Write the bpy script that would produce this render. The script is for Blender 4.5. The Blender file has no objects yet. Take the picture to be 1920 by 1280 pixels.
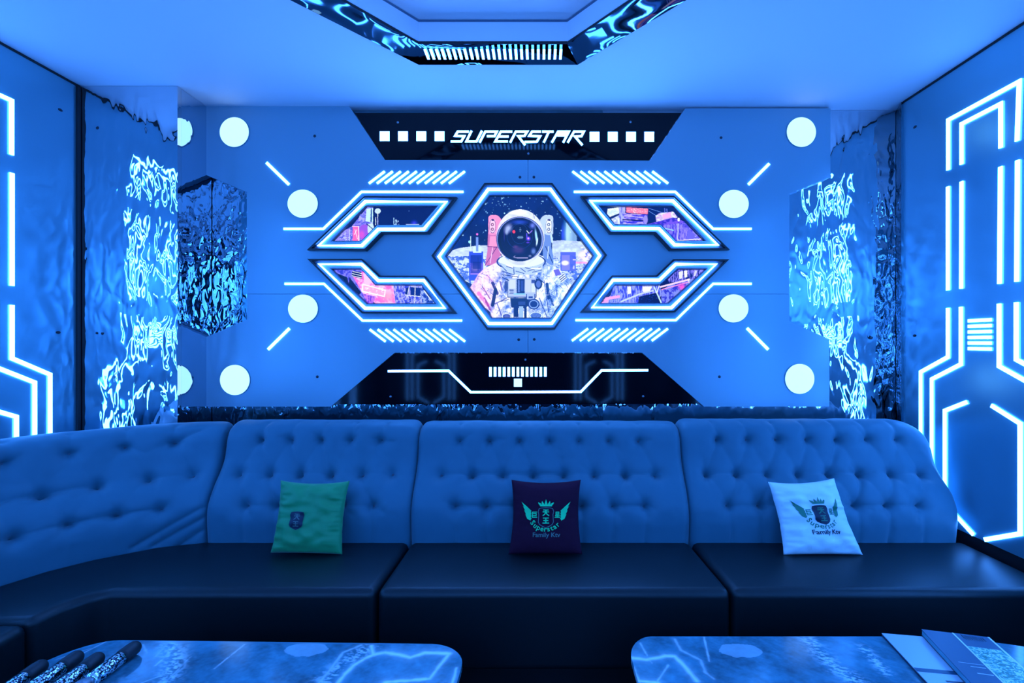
import bpy, bmesh, math, random
import numpy as np
from mathutils import Vector, Matrix, noise as mnoise
random.seed(4)
S = bpy.context.scene
COL = S.collection
# ------------------------------------------------------------------ camera, world, exposure
F = 900.0                      # focal length in pixels of a 1920 wide frame
VX, VY = 1012.0, 640.0         # foot of the optical axis in the frame
CH = 1.56                      # camera height
cam_d = bpy.data.cameras.new('camera'); cam = bpy.data.objects.new('camera', cam_d); COL.objects.link(cam)
cam.location = (0, 0, CH); cam.rotation_euler = (math.pi/2, 0, 0)
cam_d.sensor_width = 36; cam_d.lens = F/1920*36
cam_d.shift_x = -(VX-960)/1920; cam_d.shift_y = 0; cam_d.clip_start = .02
S.camera = cam
w = bpy.data.worlds.new('world'); S.world = w; w.use_nodes = True
w.node_tree.nodes['Background'].inputs[0].default_value = (.01, .05, .3, 1)
w.node_tree.nodes['Background'].inputs[1].default_value = .02
S.view_settings.view_transform = 'Standard'; S.view_settings.look = 'None'
S.view_settings.gamma = 1; S.view_settings.use_curve_mapping = False
S.view_settings.exposure = 0.14
S.cycles.use_denoising = True
S.cycles.sample_clamp_indirect = 6
S.cycles.max_bounces = 8; S.cycles.glossy_bounces = 5; S.cycles.diffuse_bounces = 5
S.cycles.blur_glossy = .3
NEON = (.052, .262, 1.0)        # colour of the room's blue LED light
NE = 21.0                      # neon strip strength

def lamp(name, loc, rot, sx, sy, power, col=NEON):
    l = bpy.data.lights.new(name, 'AREA'); l.shape = 'RECTANGLE'; l.size = sx; l.size_y = sy; l.energy = power; l.color = col
    o = bpy.data.objects.new(name, l); COL.objects.link(o); o.location = loc; o.rotation_euler = rot
    return o

# ------------------------------------------------------------------ room numbers (metres)
H = 3.03                       # ceiling
YB = 3.0                       # face of the light panel on the back wall
YS = 3.05                      # rippled steel behind it
XL, XR = -2.647, 2.228         # side walls
YC = 2.76; XC = -2.083         # front face and side of the steel-clad column
YREAR = -1.7
SEAT = .515
PI = math.pi
# added fill lights, out of view: ceiling tray and rear wall
lamp('ceiling_fill', (-.22, .75, 3.10), (0, 0, 0), 1.6, 1.2, 6)
lamp('rear_fill', (-.2, YREAR+.06, 2.35), (PI/2, 0, 0), 2.6, .9, 58)

# ------------------------------------------------------------------ helpers
def W(px, py, Y):
    """point of the plane at depth Y seen at pixel px,py"""
    return Vector(((px-VX)*Y/F, Y, CH-(py-VY)*Y/F))
def srgb(r, g, b):
    f = lambda c: (c/255/12.92) if c/255 <= .04045 else ((c/255+.055)/1.055)**2.4
    return (f(r), f(g), f(b))
MATS = {}
def mat(name, col=(.5, .5, .5), rough=.5, metal=0, emit=None, es=1, spec=.5, sheen=0, coat=0):
    m = bpy.data.materials.new(name); m.use_nodes = True
    b = m.node_tree.nodes['Principled BSDF']
    b.inputs['Base Color'].default_value = (*col, 1); b.inputs['Roughness'].default_value = rough
    b.inputs['Metallic'].default_value = metal; b.inputs['Specular IOR Level'].default_value = spec
    b.inputs['Coat Weight'].default_value = coat; b.inputs['Coat Roughness'].default_value = .05
    b.inputs['Sheen Weight'].default_value = sheen
    if emit:
        b.inputs['Emission Color'].default_value = (*emit, 1); b.inputs['Emission Strength'].default_value = es
    MATS[name] = m
    return m
def nodes(m):
    return m.node_tree.nodes, m.node_tree.links, m.node_tree.nodes['Principled BSDF']
def add_bump(m, scale, strength, dist, stretch=(1, 1, 1), detail=2, distortion=0, rough=.5):
    N, L, b = nodes(m)
    tc = N.new('ShaderNodeTexCoord'); mp = N.new('ShaderNodeMapping'); mp.inputs['Scale'].default_value = stretch
    nz = N.new('ShaderNodeTexNoise'); nz.inputs['Scale'].default_value = scale; nz.inputs['Detail'].default_value = detail
    nz.inputs['Distortion'].default_value = distortion; nz.inputs['Roughness'].default_value = rough
    bp = N.new('ShaderNodeBump'); bp.inputs['Strength'].default_value = strength; bp.inputs['Distance'].default_value = dist
    L.new(tc.outputs['Object'], mp.inputs[0]); L.new(mp.outputs[0], nz.inputs['Vector'])
    L.new(nz.outputs['Fac'], bp.inputs['Height']); L.new(bp.outputs[0], b.inputs['Normal'])
    return nz, bp
def tag(o, label, cat, group=None, kind=None):
    o['label'] = label; o['category'] = cat
    if group: o['group'] = group
    if kind: o['kind'] = kind
    return o
def empty(name, loc, label=None, cat=None, group=None):
    o = bpy.data.objects.new(name, None); COL.objects.link(o); o.location = loc; o.empty_display_size = .05
    if label: tag(o, label, cat, group)
    return o
def mk(name, verts, faces, m, parent=None, loc=None, smooth=False, fm=None):
    """verts in world space; origin goes to loc (or the parent's place)"""
    off = Vector((0, 0, 0))
    if parent:
        q = parent
        while q: off = off + q.location; q = q.parent
    base = Vector(loc) if loc is not None else (Vector(off) if parent else None)
    if base is None:
        a = np.array([tuple(v) for v in verts]); base = Vector(((a[:, 0].min()+a[:, 0].max())/2, (a[:, 1].min()+a[:, 1].max())/2, a[:, 2].min()))
    me = bpy.data.meshes.new(name)
    me.from_pydata([tuple(Vector(v)-base) for v in verts], [], faces)
    ms = m if isinstance(m, (list, tuple)) else [m]
    for x in ms: me.materials.append(x)
    if fm is not None: me.polygons.foreach_set('material_index', fm)
    if smooth: me.polygons.foreach_set('use_smooth', [True]*len(faces))
    me.update()
    o = bpy.data.objects.new(name, me); COL.objects.link(o)
    o.location = base-off if parent else base
    if parent: o.parent = parent
    return o
class MB:
    def __init__(s): s.v = []; s.f = []
    def add(s, vs, fs):
        n = len(s.v); s.v += [Vector(v) for v in vs]; s.f += [tuple(i+n for i in f) for f in fs]; return s
    def box(s, a, b):
        x0, y0, z0 = a; x1, y1, z1 = b
        return s.add([(x0,y0,z0),(x1,y0,z0),(x1,y1,z0),(x0,y1,z0),(x0,y0,z1),(x1,y0,z1),(x1,y1,z1),(x0,y1,z1)],
                     [(3,2,1,0),(4,5,6,7),(0,1,5,4),(1,2,6,5),(2,3,7,6),(3,0,4,7)])
    def quad(s, *p): return s.add(p, [tuple(range(len(p)))])
    def poly(s, pts, f, h0, h1):
        """extrude the 2D polygon between heights h0 and h1 of plane map f(a,b,h)"""
        n = len(pts)
        return s.add([f(a, b, h0) for a, b in pts]+[f(a, b, h1) for a, b in pts],
                     [tuple(range(n))[::-1], tuple(range(n, 2*n))]+[(i, (i+1) % n, n+(i+1) % n, n+i) for i in range(n)])
    def ribbon(s, pts, wd, f, h0, h1, closed=False):
        P = [Vector((a, b)) for a, b in pts]; n = len(P); L_, R_ = [], []
        for i in range(n):
            p0 = P[i-1] if (i > 0 or closed) else None
            p1 = P[(i+1) % n] if (i < n-1 or closed) else None
            d0 = (P[i]-p0).normalized() if p0 is not None else (p1-P[i]).normalized()
            d1 = (p1-P[i]).normalized() if p1 is not None else d0
            n0 = Vector((-d0.y, d0.x)); n1 = Vector((-d1.y, d1.x)); b = (n0+n1)
            b = b.normalized() if b.length > 1e-6 else n0
            k = wd/2/max(.3, b.dot(n0))
            L_.append(P[i]+b*k); R_.append(P[i]-b*k)
        vs = []
        for i in range(n):
            vs += [f(*L_[i], h0), f(*R_[i], h0), f(*R_[i], h1), f(*L_[i], h1)]
        fs = []
        for i in range(n if closed else n-1):
            a = 4*i; b = 4*((i+1) % n)
            for k in range(4): fs.append((a+k, a+(k+1) % 4, b+(k+1) % 4, b+k))
        if not closed: fs += [(3, 2, 1, 0), (4*n-4, 4*n-3, 4*n-2, 4*n-1)]
        return s.add(vs, fs)
    def tube(s, pts, r, n=10, closed=False, caps=True):
        P = [Vector(p) for p in pts]; m = len(P)
        rr = r if isinstance(r, (list, tuple)) else [r]*m
        rings = []
        for i in range(m):
            a = P[i-1] if (i > 0 or closed) else P[i]; b = P[(i+1) % m] if (i < m-1 or closed) else P[i]
            t = ((P[i]-a).normalized()+(b-P[i]).normalized()).normalized()
            up = Vector((0, 0, 1)) if abs(t.z) < .9 else Vector((0, 1, 0))
            if closed or True:
                x = t.cross(up).normalized(); y = x.cross(t)
            rings.append([P[i]+(x*math.cos(2*PI*k/n)+y*math.sin(2*PI*k/n))*rr[i] for k in range(n)])
        vs = [v for g in rings for v in g]; fs = []
        for i in range(m if closed else m-1):
            for k in range(n):
                a = i*n; b = ((i+1) % m)*n; fs.append((a+k, b+k, b+(k+1) % n, a+(k+1) % n))
        if not closed and caps: fs += [tuple(range(n)), tuple(range((m-1)*n, m*n))[::-1]]
        return s.add(vs, fs)
    def build(s, name, m, parent=None, loc=None, smooth=False):
        bm = bmesh.new(); vs = [bm.verts.new(v) for v in s.v]
        for f in s.f:
            try: bm.faces.new([vs[i] for i in f])
            except ValueError: pass
        bmesh.ops.recalc_face_normals(bm, faces=bm.faces)
        bm.verts.index_update()
        v = [x.co.copy() for x in bm.verts]; fs = [tuple(q.index for q in f.verts) for f in bm.faces]; bm.free()
        return mk(name, v, fs, m, parent, loc, smooth)
def bevel(o, wd, seg=3, ang=.6):
    b = o.modifiers.new('bevel', 'BEVEL'); b.width = wd; b.segments = seg; b.limit_method = 'ANGLE'; b.angle_limit = ang
    o.data.polygons.foreach_set('use_smooth', [True]*len(o.data.polygons))
    return o

# ------------------------------------------------------------------ materials
M = MATS
mat('neon_white', (.8, .8, .8), .5, emit=NEON, es=NE)
mat('neon_soft', (.8, .8, .8), .5, emit=NEON, es=NE*.95)
mat('disc_glow', (.6, .9, .95), .5, emit=(.58, 1.0, 1.05), es=.98)
mat('square_glow', (.6, .9, .95), .5, emit=(.5, .9, 1.3), es=1.4)
mat('satin_panel', (.25, .37, .43), .27, spec=.5, metal=.25)
add_bump(M['satin_panel'], 3, .12, .01)
mat('satin_wall', (.21, .47, .56), .28, metal=.7)
mat('rear_dark', (.02, .03, .05), .25)
add_bump(M['satin_wall'], 4, .16, .01, (1, 1, .5))
mat('ceiling_white', (.90, .76, .77), .6)
mat('tube_white', (.8, .8, .8), .5, emit=NEON, es=42)
mat('black_gloss', (.001, .003, .006), .06, spec=.22)
mat('black_matt', (.006, .007, .01), .6)
mat('frame_dark', (.07, .09, .13), .35)
mat('frame_black', (.008, .009, .012), .3)
mat('gap_shade', (.12, .14, .2), .6)
mat('screw_metal', (.25, .28, .32), .3, metal=.9)
mat('screw_dark', (.03, .035, .05), .4, metal=.5)
mat('chrome', (.12, .17, .21), .03, metal=1)
add_bump(M['chrome'], 2.0, .5, .002, (1, 1, 1), .5, .5)
mat('ripple_steel', (.66, .68, .72), .03, metal=1)
add_bump(M['ripple_steel'], 12.5, .8, .0084, (1.25, 1, .6), 1.2, .4)
mat('crinkle_steel', (.26, .38, .43), .04, metal=1)
add_bump(M['crinkle_steel'], 16, .9, .0078, (1.3, 1, .65), 1.5, .6)
mat('calm_steel', (.62, .70, .78), .03, metal=1)
add_bump(M['calm_steel'], 13, .5, .0035, (1, 1, .7), 1, .6)
mat('floor_dark', (.012, .014, .018), .15)
add_bump(M['floor_dark'], 30, .3, .004)
mat('sofa_fabric', (.045, .165, .215), .5, spec=.3, sheen=.2)
add_bump(M['sofa_fabric'], 260, .12, .001)
mat('sofa_button', (.08, .09, .12), .6)
mat('seat_leather', (.002, .009, .011), .42, spec=.5)
add_bump(M['seat_leather'], 160, .18, .001)
mat('base_black', (.003, .003, .005), .6)
mat('cushion_green', (.004, .31, .085), .5, sheen=.2)
mat('cushion_purple', (.05, .006, .022), .8, spec=.15)
mat('cushion_white', (.92, .92, .9), .6)
for n in ('green', 'purple', 'white'): add_bump(M['cushion_'+n], 22, .35, .006, (1, 1, 1), 3, .6)
mat('print_teal', (.02, .85, .27), .6, spec=.2)
mat('print_green', (.02, .22, .12), .5)
mat('print_navy', (.006, .012, .035), .5)
mat('print_lilac', (.12, .20, .16), .5)

# ------------------------------------------------------------------ plane maps
def fb(a, b, h): return W(a, b, YB) + Vector((0, -h, 0)) if True else None    # back panel: pixel coords on its face, h towards the room
def fl(a, b, h): return Vector((XL+h, a, b))                                   # left wall: a = depth, b = height
def fr(a, b, h): return Vector((XR-h, a, b))
def frear(a, b, h): return Vector((a, YREAR+h, b))

# ================================================================== SHELL
def struct(o): o['kind'] = 'structure'; return o
struct(MB().box((XL-.1, YREAR-.1, -.06), (XR+.1, YS+.12, 0)).build('floor', M['floor_dark']))
# ceiling with the cut-corner tray
OUT = [(-.638, 2.53), (.200, 2.53), (1.01, 1.62), (1.01, .30), (.2, -.6), (-.638, -.6), (-1.45, .30), (-1.45, 1.62)]
INN = [(-.594, 2.354), (.135, 2.354), (.83, 1.55), (.83, .37), (.135, -.424), (-.594, -.424), (-1.27, .37), (-1.27, 1.55)]
c = MB()
x0, x1, y0, y1 = XL-.1, XR+.1, YREAR-.1, YS+.12
corners = [(x0, y1), (x1, y1), (x1, y1), (x1, y0), (x1, y0), (x0, y0), (x0, y0), (x0, y1)]
for i in range(8):
    j = (i+1) % 8; a, b, p, q = OUT[i], OUT[j], corners[i], corners[j]
    pts = [a, b, q] + ([p] if p != q else [])
    c.add([(u, v, H) for u, v in pts], [tuple(range(len(pts)))])
    a, b = INN[i], INN[j]
    c.add([(a[0], a[1], H), (b[0], b[1], H), (b[0], b[1], H+.105), (a[0], a[1], H+.105)], [(0, 1, 2, 3)])
for a, b in ((0, 1), (2, 3), (4, 5), (6, 7)):
    pass
c.add([(u, v, H+.105) for u, v in INN], [tuple(range(8))])
c.add([(x0, y0, H+.2), (x1, y0, H+.2), (x1, y1, H+.2), (x0, y1, H+.2)], [(0, 1, 2, 3)])
o = MB(); o.v = c.v; o.f = c.f
struct(mk('ceiling', o.v, o.f, M['ceiling_white'], loc=(0, 0, H)))
t = MB()
for i in range(8):
    a, b = INN[i], INN[(i+1) % 8]
    t.tube([(a[0], a[1], H+.102), (b[0], b[1], H+.102)], .006, 4)
struct(t.build('tray_shade_line', M['gap_shade']))  # dark strips stand in for the gap shadow under the tray top
# walls
struct(MB().box((XL-.1, YREAR, 0), (XL, YC+.01, H-.012)).build('wall_left', M['satin_wall']))
struct(MB().box((XR, YREAR, .56), (XR+.1, 2.94, H-.012)).build('wall_right', M['satin_wall']))
struct(MB().box((XR-.012+.03, YREAR, 0), (XR+.1, 2.94, .56)).build('baseboard_right', M['base_black']))
struct(MB().box((XL-.1, YS+.02, 0), (XR+.1, YS+.12, H)).build('wall_back', M['black_matt']))
struct(MB().box((XL-.1, YREAR-.1, 0), (XR+.1, YREAR, H)).build('wall_rear', M['rear_dark']))
t = MB()
t.box((XL-.02, YREAR, H-.012), (XL+.004, YC, H)); t.box((XR-.004, YREAR, H-.012), (XR+.02, 2.94, H))
struct(t.build('wall_shade_line', M['black_matt']))  # black strips drawn as the shadow line where side walls meet the ceiling
struct(MB().box((XL-.002, YC-.022, 0), (XL+.012, YC-.002, H-.012)).build('trim_3', M['black_matt']))

# steel cladding: things screwed to the walls
o = MB().box((XL+.016, YC, 0), (XC, YC+.03, H-.002)).build('steel_cladding', M['ripple_steel'])
tag(o, 'tall rippled mirror steel sheet on the column front, beside the left wall', 'steel panel')
o = MB().box((XC-.03, YC+.0305, 0), (XC, YB+.045, H-.002)).build('steel_cladding', M['calm_steel'])
tag(o, 'narrow smooth mirror steel side of the column, reflecting the light panel edge', 'steel panel')
struct(MB().box((XL, YC+.032, 0), (XC-.032, YS+.02, H-.004)).build('wall_column', M['black_matt']))
o = MB().box((XC+.002, YS, .3), (.4, YS+.018, H-.003)).build('steel_cladding', M['crinkle_steel'])
tag(o, 'crinkled mirror steel sheet behind the left half of the light panel', 'steel panel')
o = MB().box((.401, YS, .3), (2.262, YS+.018, H-.003)).build('steel_cladding', M['ripple_steel'])
tag(o, 'rippled mirror steel sheet behind the right half of the light panel', 'steel panel')
o = MB().poly([(2.262, YS-.002), (2.215, 2.94), (2.25, 2.94), (2.30, YS-.002)], lambda a, b, h: Vector((a, b, h)), .3, H-.004).build('steel_cladding', M['crinkle_steel'])
tag(o, 'thin vertical rippled steel strip in the corner beside the right wall', 'steel panel')

# ================================================================== BACK LIGHT PANEL
def disc_pts(cx, cy, rx, ry, n=48): return [(cx+rx*math.cos(2*PI*k/n), cy+ry*math.sin(2*PI*k/n)) for k in range(n)]
def screw(px, py, parent, m='screw_metal', f=fb, h=0.0, r=2.6):
    s = MB()
    prof = [(1, 0), (1, .5), (.75, .9), (.3, 1.15)]
    n = 14; vs = []
    for k, hh in prof: vs += [f(px+r*k*math.cos(2*PI*i/n), py+r*k*math.sin(2*PI*i/n), h+hh*.003) for i in range(n)]
    fs = [(j*n+i, j*n+(i+1) % n, (j+1)*n+(i+1) % n, (j+1)*n+i) for j in range(3) for i in range(n)]+[tuple(range(3*n, 4*n))]
    s.add(vs, fs); return s.build('screw', M[m], parent, smooth=True)
pz = W(990, 762, YB)
panel = empty('wall_panel', (pz.x, YB+.045, pz.z), 'large pale satin cut-corner panel carrying the lights on the back wall', 'wall panel')
WP_L = [(386, 198), (654, 198), (722, 300), (990, 300), (990, 551), (463, 551), (463, 360), (387, 328)]
WP_R = [(990, 300), (1219, 301), (1285, 203), (1557, 203), (1557, 332), (1480, 363), (1480, 551), (990, 551)]
WP_BL = [(463, 551), (990, 551), (990, 661), (740, 661), (620, 762), (386, 762), (386, 632), (463, 599)]
WP_BR = [(990, 551), (1480, 551), (1480, 602), (1555, 636), (1555, 762), (1320, 762), (1204, 661), (990, 661)]
for pl in (WP_L, WP_R, WP_BL, WP_BR):
    cx = sum(p[0] for p in pl)/8; cy = sum(p[1] for p in pl)/8
    q = []
    for a, b in pl:     # hairline joint between the four boards
        if a == 990: a += .35 if cx > 990 else -.35
        if b == 551: b += .3 if cy > 551 else -.3
        q.append((a, b))
    MB().poly(q, fb, -.045, 0).build('board', M['satin_panel'], panel)
MB().poly([(600, 380), (1380, 380), (1380, 600), (600, 600)], fb, -.047, -.0455).build('backing', M['frame_black'], panel)
for p in ((590, 255), (1352, 258), (595, 706), (1349, 706), (975, 332), (1001, 332), (972.5, 636.7), (1001.7, 636)):
    screw(*p, panel, 'screw_dark')
# black gloss inlays
pz = W(972, 300, YB)
top = empty('sign_panel', (pz.x, YB+.03, pz.z), 'glossy black trapezoid board behind the lettering at the top', 'sign board')
MB().poly([(664, 211), (1278.5, 211), (1218, 300), (722.6, 299.4)], fb, -.03, -.004).build('board', M['black_gloss'], top)
for p in ((745.6, 228.7), (1182.5, 228), (990.6, 287.5)): screw(*p, top, 'screw_metal', h=-.004, r=2.2)
pz = W(970, 757, YB)
low = empty('sign_panel', (pz.x, YB+.03, pz.z), 'glossy black trapezoid board above the sofa, with bent light line', 'sign board')
MB().poly([(740.6, 662), (1203.5, 662), (1318, 757), (622, 758)], fb, -.03, -.004).build('board', M['black_gloss'], low)
for p in ((732, 743.5), (1206, 743), (985, 674)): screw(*p, low, 'screw_metal', h=-.004, r=2.2)

HN, HF = .0008, .004
def strip(pts, wd, label, f=fb, m='neon_white', name='light_strip', h0=HN, h1=HF, group=None, cat='light strip'):
    o = MB().ribbon(pts, wd, f, h0, h1).build(name, M[m])
    tag(o, label, cat, group); return o
strip([(532, 429), (606.6, 429), (678, 359.7), (869, 359.7)], 3.9, 'glowing bent line outside the upper left angular picture')
strip([(1076, 359.7), (1266, 359.7), (1336.8, 429), (1409, 429)], 3.9, 'glowing bent line outside the upper right angular picture')
strip([(534, 532), (607.5, 532), (680, 600.8), (866.5, 600.8)], 3.9, 'glowing bent line outside the lower left angular picture')
strip([(1079, 600), (1267, 600), (1337, 532), (1409, 532)], 3.9, 'glowing bent line outside the lower right angular picture')
strip([(500, 305), (542, 346)], 5, 'short diagonal glowing dash above the upper left inner disc light')
strip([(1403, 346), (1442, 307)], 5, 'short diagonal glowing dash above the upper right inner disc light')
strip([(543, 615.4), (503, 655)], 5, 'short diagonal glowing dash below the lower left inner disc light')
strip([(1400.5, 615), (1440, 655)], 5, 'short diagonal glowing dash below the lower right inner disc light')
strip([(727, 695.6), (841, 695), (882.4, 735), (1089, 734.4), (1128, 694.3), (1215.6, 693.8)], 4.2,
      'long glowing bent line across the lower black board', h0=-.0035, h1=-.001)
def row(name, segs, wd, label, f=fb, h0=HN, h1=HF, part='light_bar', cat='light bars', m='neon_white'):
    a = f(*segs[len(segs)//2][0], h0)
    r = empty(name, a, label, cat)
    for s in segs: MB().ribbon(s, wd, f, h0, h1).build(part, M[m], r)
    return r
row('hatch_light', [[(692+15*k, 344), (721.5+15*k, 321.5)] for k in range(11)], 4, 'row of slanted glowing dashes above the upper left angular picture')
row('hatch_light', [[(1073.5+14.95*k, 321.5), (1103+14.95*k, 344)] for k in range(11)], 4, 'row of slanted glowing dashes above the upper right angular picture')
row('hatch_light', [[(693.5+14.9*k, 617.5), (723+14.9*k, 640)] for k in range(11)], 4, 'row of slanted glowing dashes below the lower left angular picture')
row('hatch_light', [[(1072.5+14.95*k, 638.6), (1102.5+14.95*k, 616)] for k in range(11)], 4, 'row of slanted glowing dashes below the lower right angular picture')
row('grille_light', [[(919.6+8.57*k, 688), (919.6+8.57*k, 705.8)] for k in range(13)], 4.8, 'row of small upright glowing bars on the lower black board', h0=-.0035, h1=-.001)
o = MB().poly([(963.5, 709.8), (978.6, 709.8), (978.6, 724.9), (963.5, 724.9)], fb, -.0035, -.001).build('square_light', M['square_glow'])
tag(o, 'single small glowing square under the upright bars', 'square light')
for xs, side in (((721, 755.4, 789.7, 824), 'left'), ((1114.8, 1149, 1183.2, 1217.5), 'right')):
    for k, x in enumerate(xs):
        yy = 255 if side == 'left' else 256
        o = MB().poly([(x-9, yy-9), (x+9, yy-9), (x+9, yy+9), (x-9, yy+9)], fb, -.0035, -.001).build('square_light', M['neon_soft'])
        order = ['farthest from', 'second farthest from', 'third farthest from', 'nearest to'] if side == 'left' else ['nearest to', 'second nearest to', 'third nearest to', 'farthest from']
        tag(o, 'glowing square on the top board, %s of the lettering, %s it' % (side, order[k]), 'square light', 'glowing squares beside the lettering')
# lettering
def zz(x, y): return (700+x/3.556, 220+y/3.556)
LET = [
 [[(636, 94), (562, 94), (545, 122), (606, 124), (586, 159), (516, 159)]],
 [[(655, 88), (620, 159), (688, 159), (724, 88)]],
 [[(708, 167), (746, 94), (823, 94), (808, 124), (757, 124)]],
 [[(926, 94), (850, 94), (813, 159), (897, 159)], [(834, 126), (902, 126)]],
 [[(912, 167), (950, 94), (1026, 94), (1008, 122), (966, 124), (1012, 184)]],
 [[(1118, 94), (1058, 94), (1040, 122), (1112, 125), (1090, 161), (1008, 163)]],
 [[(1126, 94), (1202, 94)], [(1170, 96), (1136, 167)]],
 [[(1190, 167), (1232, 94), (1304, 94), (1266, 167)], [(1232, 108), (1292, 108)], [(1226, 119), (1286, 119)]],
 [[(1296, 167), (1338, 94), (1404, 94), (1388, 124), (1344, 126), (1394, 184)]]]
a = fb(*zz(960, 180), -.0035)
sg = empty('lettering', a, 'slanted glowing white word SUPERSTAR on the top black board', 'sign lettering')
for L_ in LET:
    b = MB()
    for k, s in enumerate(L_): b.ribbon([zz(*p) for p in s], 3.9, fb, -.0035-.0001*k, -.0008+.0001*k)
    b.build('letter', M['neon_white'], sg)
# disc lights
for (px, py, rx, ry, lb) in ((440, 248, 28, 28.5, 'round glowing disc in the upper left corner of the light panel'),
        (1502, 248, 28, 28.5, 'round glowing disc in the upper right corner of the light panel'),
        (568, 382, 29, 27, 'round glowing disc between the upper left dash and bent line'),
        (1375.5, 382.5, 28.5, 27, 'round glowing disc between the upper right dash and bent line'),
        (568.5, 578.5, 28.5, 27, 'round glowing disc between the lower left dash and bent line'),
        (1375, 578, 28.5, 27, 'round glowing disc between the lower right dash and bent line'),
        (441, 712, 28.5, 29, 'round glowing disc in the lower left corner of the light panel'),
        (1499, 710, 28, 28.8, 'round glowing disc in the lower right corner of the light panel')):
    r = empty('disc_light', fb(px, py+ry, 0), lb, 'disc light', 'round disc lights on the light panel')
    MB().poly(disc_pts(px, py, rx-.8, ry-.8), fb, .0008, .004).build('diffuser', M['disc_glow'], r)
    outer = disc_pts(px, py, rx+.5, ry+.5); inner = disc_pts(px, py, rx-.6, ry-.6); n = 48
    v = [fb(*p, .0005) for p in outer]+[fb(*p, .005) for p in outer]+[fb(*p, .005) for p in inner]+[fb(*p, .0005) for p in inner]
    fs = [(j*n+i, j*n+(i+1) % n, ((j+1) % 4)*n+(i+1) % n, ((j+1) % 4)*n+i) for j in range(4) for i in range(n)]
    MB().add(v, fs).build('rim', M['satin_panel'], r)

# ------------------------------------------------------------------ pictures: painted grids of coloured cells
rng = np.random.RandomState(7)
def vnoise(x, y, s, seed=0):
    x = x/s+seed*17.3; y = y/s+seed*9.1
    xi = np.floor(x).astype(int); yi = np.floor(y).astype(int); fx = x-xi; fy = y-yi
    fx = fx*fx*(3-2*fx); fy = fy*fy*(3-2*fy)
    h = lambda a, b: (np.sin((a*127.1+b*311.7+seed*74.7))*43758.5453) % 1.0
    return (h(xi, yi)*(1-fx)+h(xi+1, yi)*fx)*(1-fy)+(h(xi, yi+1)*(1-fx)+h(xi+1, yi+1)*fx)*fy
def fbm(x, y, s, seed=0): return .5*vnoise(x, y, s, seed)+.3*vnoise(x, y, s/2.1, seed+1)+.2*vnoise(x, y, s/4.3, seed+2)
class Paint:
    def __init__(s, x, y, bg): s.x, s.y = x, y; s.c = np.tile(np.array(bg, float), (len(x), 1))
    def put(s, m, col, a=1.0):
        m = np.clip(m.astype(float), 0, 1)[:, None]*a; s.c = s.c*(1-m)+np.array(col, float)*m
    def ell(s, cx, cy, rx, ry, col, a=1, soft=.0, rot=0):
        c_, s_ = math.cos(rot), math.sin(rot); dx, dy = s.x-cx, s.y-cy
        u = (dx*c_+dy*s_)/rx; v = (-dx*s_+dy*c_)/ry; d = np.sqrt(u*u+v*v)
        m = (d < 1) if soft == 0 else np.clip((1-d)/soft, 0, 1); s.put(m, col, a); return d < 1
    def ring(s, cx, cy, rx, ry, wd, col, a=1):
        d = np.sqrt(((s.x-cx)/rx)**2+((s.y-cy)/ry)**2); s.put(np.abs(d-1) < wd, col, a)
    def poly(s, pts, col=None, a=1, tex=None):
        ins = np.zeros(len(s.x), bool); n = len(pts)
        for i in range(n):
            x1, y1 = pts[i]; x2, y2 = pts[(i+1) % n]
            if y1 == y2: continue
            cnd = ((y1 > s.y) != (y2 > s.y)) & (s.x < (x2-x1)*(s.y-y1)/(y2-y1)+x1); ins ^= cnd
        if col is not None: s.put(ins, col, a)
        return ins
    def rect(s, x0, y0, x1, y1, col, a=1): s.put((s.x > x0) & (s.x < x1) & (s.y > y0) & (s.y < y1), col, a)
    def line(s, x0, y0, x1, y1, wd, col, a=1):
        dx, dy = x1-x0, y1-y0; L = dx*dx+dy*dy
        t = np.clip(((s.x-x0)*dx+(s.y-y0)*dy)/L, 0, 1); d = np.hypot(s.x-x0-t*dx, s.y-y0-t*dy); s.put(d < wd/2, col, a)
    def grad(s, m, fn): s.c[m] = fn(s.x[m], s.y[m], s.c[m])
def picture(name, blocks, step, paint, parent, h=.006, to_paint=lambda x, y: (x, y)):
    """blocks: (y_top, y_bottom, xl_top, xr_top, xl_bottom, xr_bottom) in pixels of the panel"""
    V = []; Fc = []; XX = []; YY = []
    for (ya, yb, xla, xra, xlb, xrb) in blocks:
        ny = max(2, int((yb-ya)/step)); nx = max(2, int(max(xra-xla, xrb-xlb)/step)); n0 = len(V)
        for j in range(ny+1):
            t = j/ny; y = ya+(yb-ya)*t; xl = xla+(xlb-xla)*t; xr = xra+(xrb-xra)*t
            for i in range(nx+1):
                x = xl+(xr-xl)*i/nx; V.append(fb(x, y, h)); XX.append(x); YY.append(y)
        for j in range(ny):
            for i in range(nx):
                a = n0+j*(nx+1)+i; Fc.append((a, a+nx+1, a+nx+2, a+1))
    x, y = to_paint(np.array(XX), np.array(YY)); P = paint(x, y); c = np.clip((P.c-110)*1.18+110-4, 0, 255)/255
    c = np.where(c <= .04045, c/12.92, ((c+.055)/1.055)**2.4)
    o = mk(name, V, Fc, M['print_glow'], parent)
    ca = o.data.color_attributes.new('print', 'FLOAT_COLOR', 'POINT')
    ca.data.foreach_set('color', np.hstack([c, np.ones((len(c), 1))]).astype(np.float32).ravel())
    return o
m = mat('print_glow', (.02, .02, .02), .25, emit=(1, 1, 1), es=1.0)
N, L, b = nodes(m); at = N.new('ShaderNodeVertexColor'); at.layer_name = 'print'; L.new(at.outputs[0], b.inputs['Emission Color'])

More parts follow.
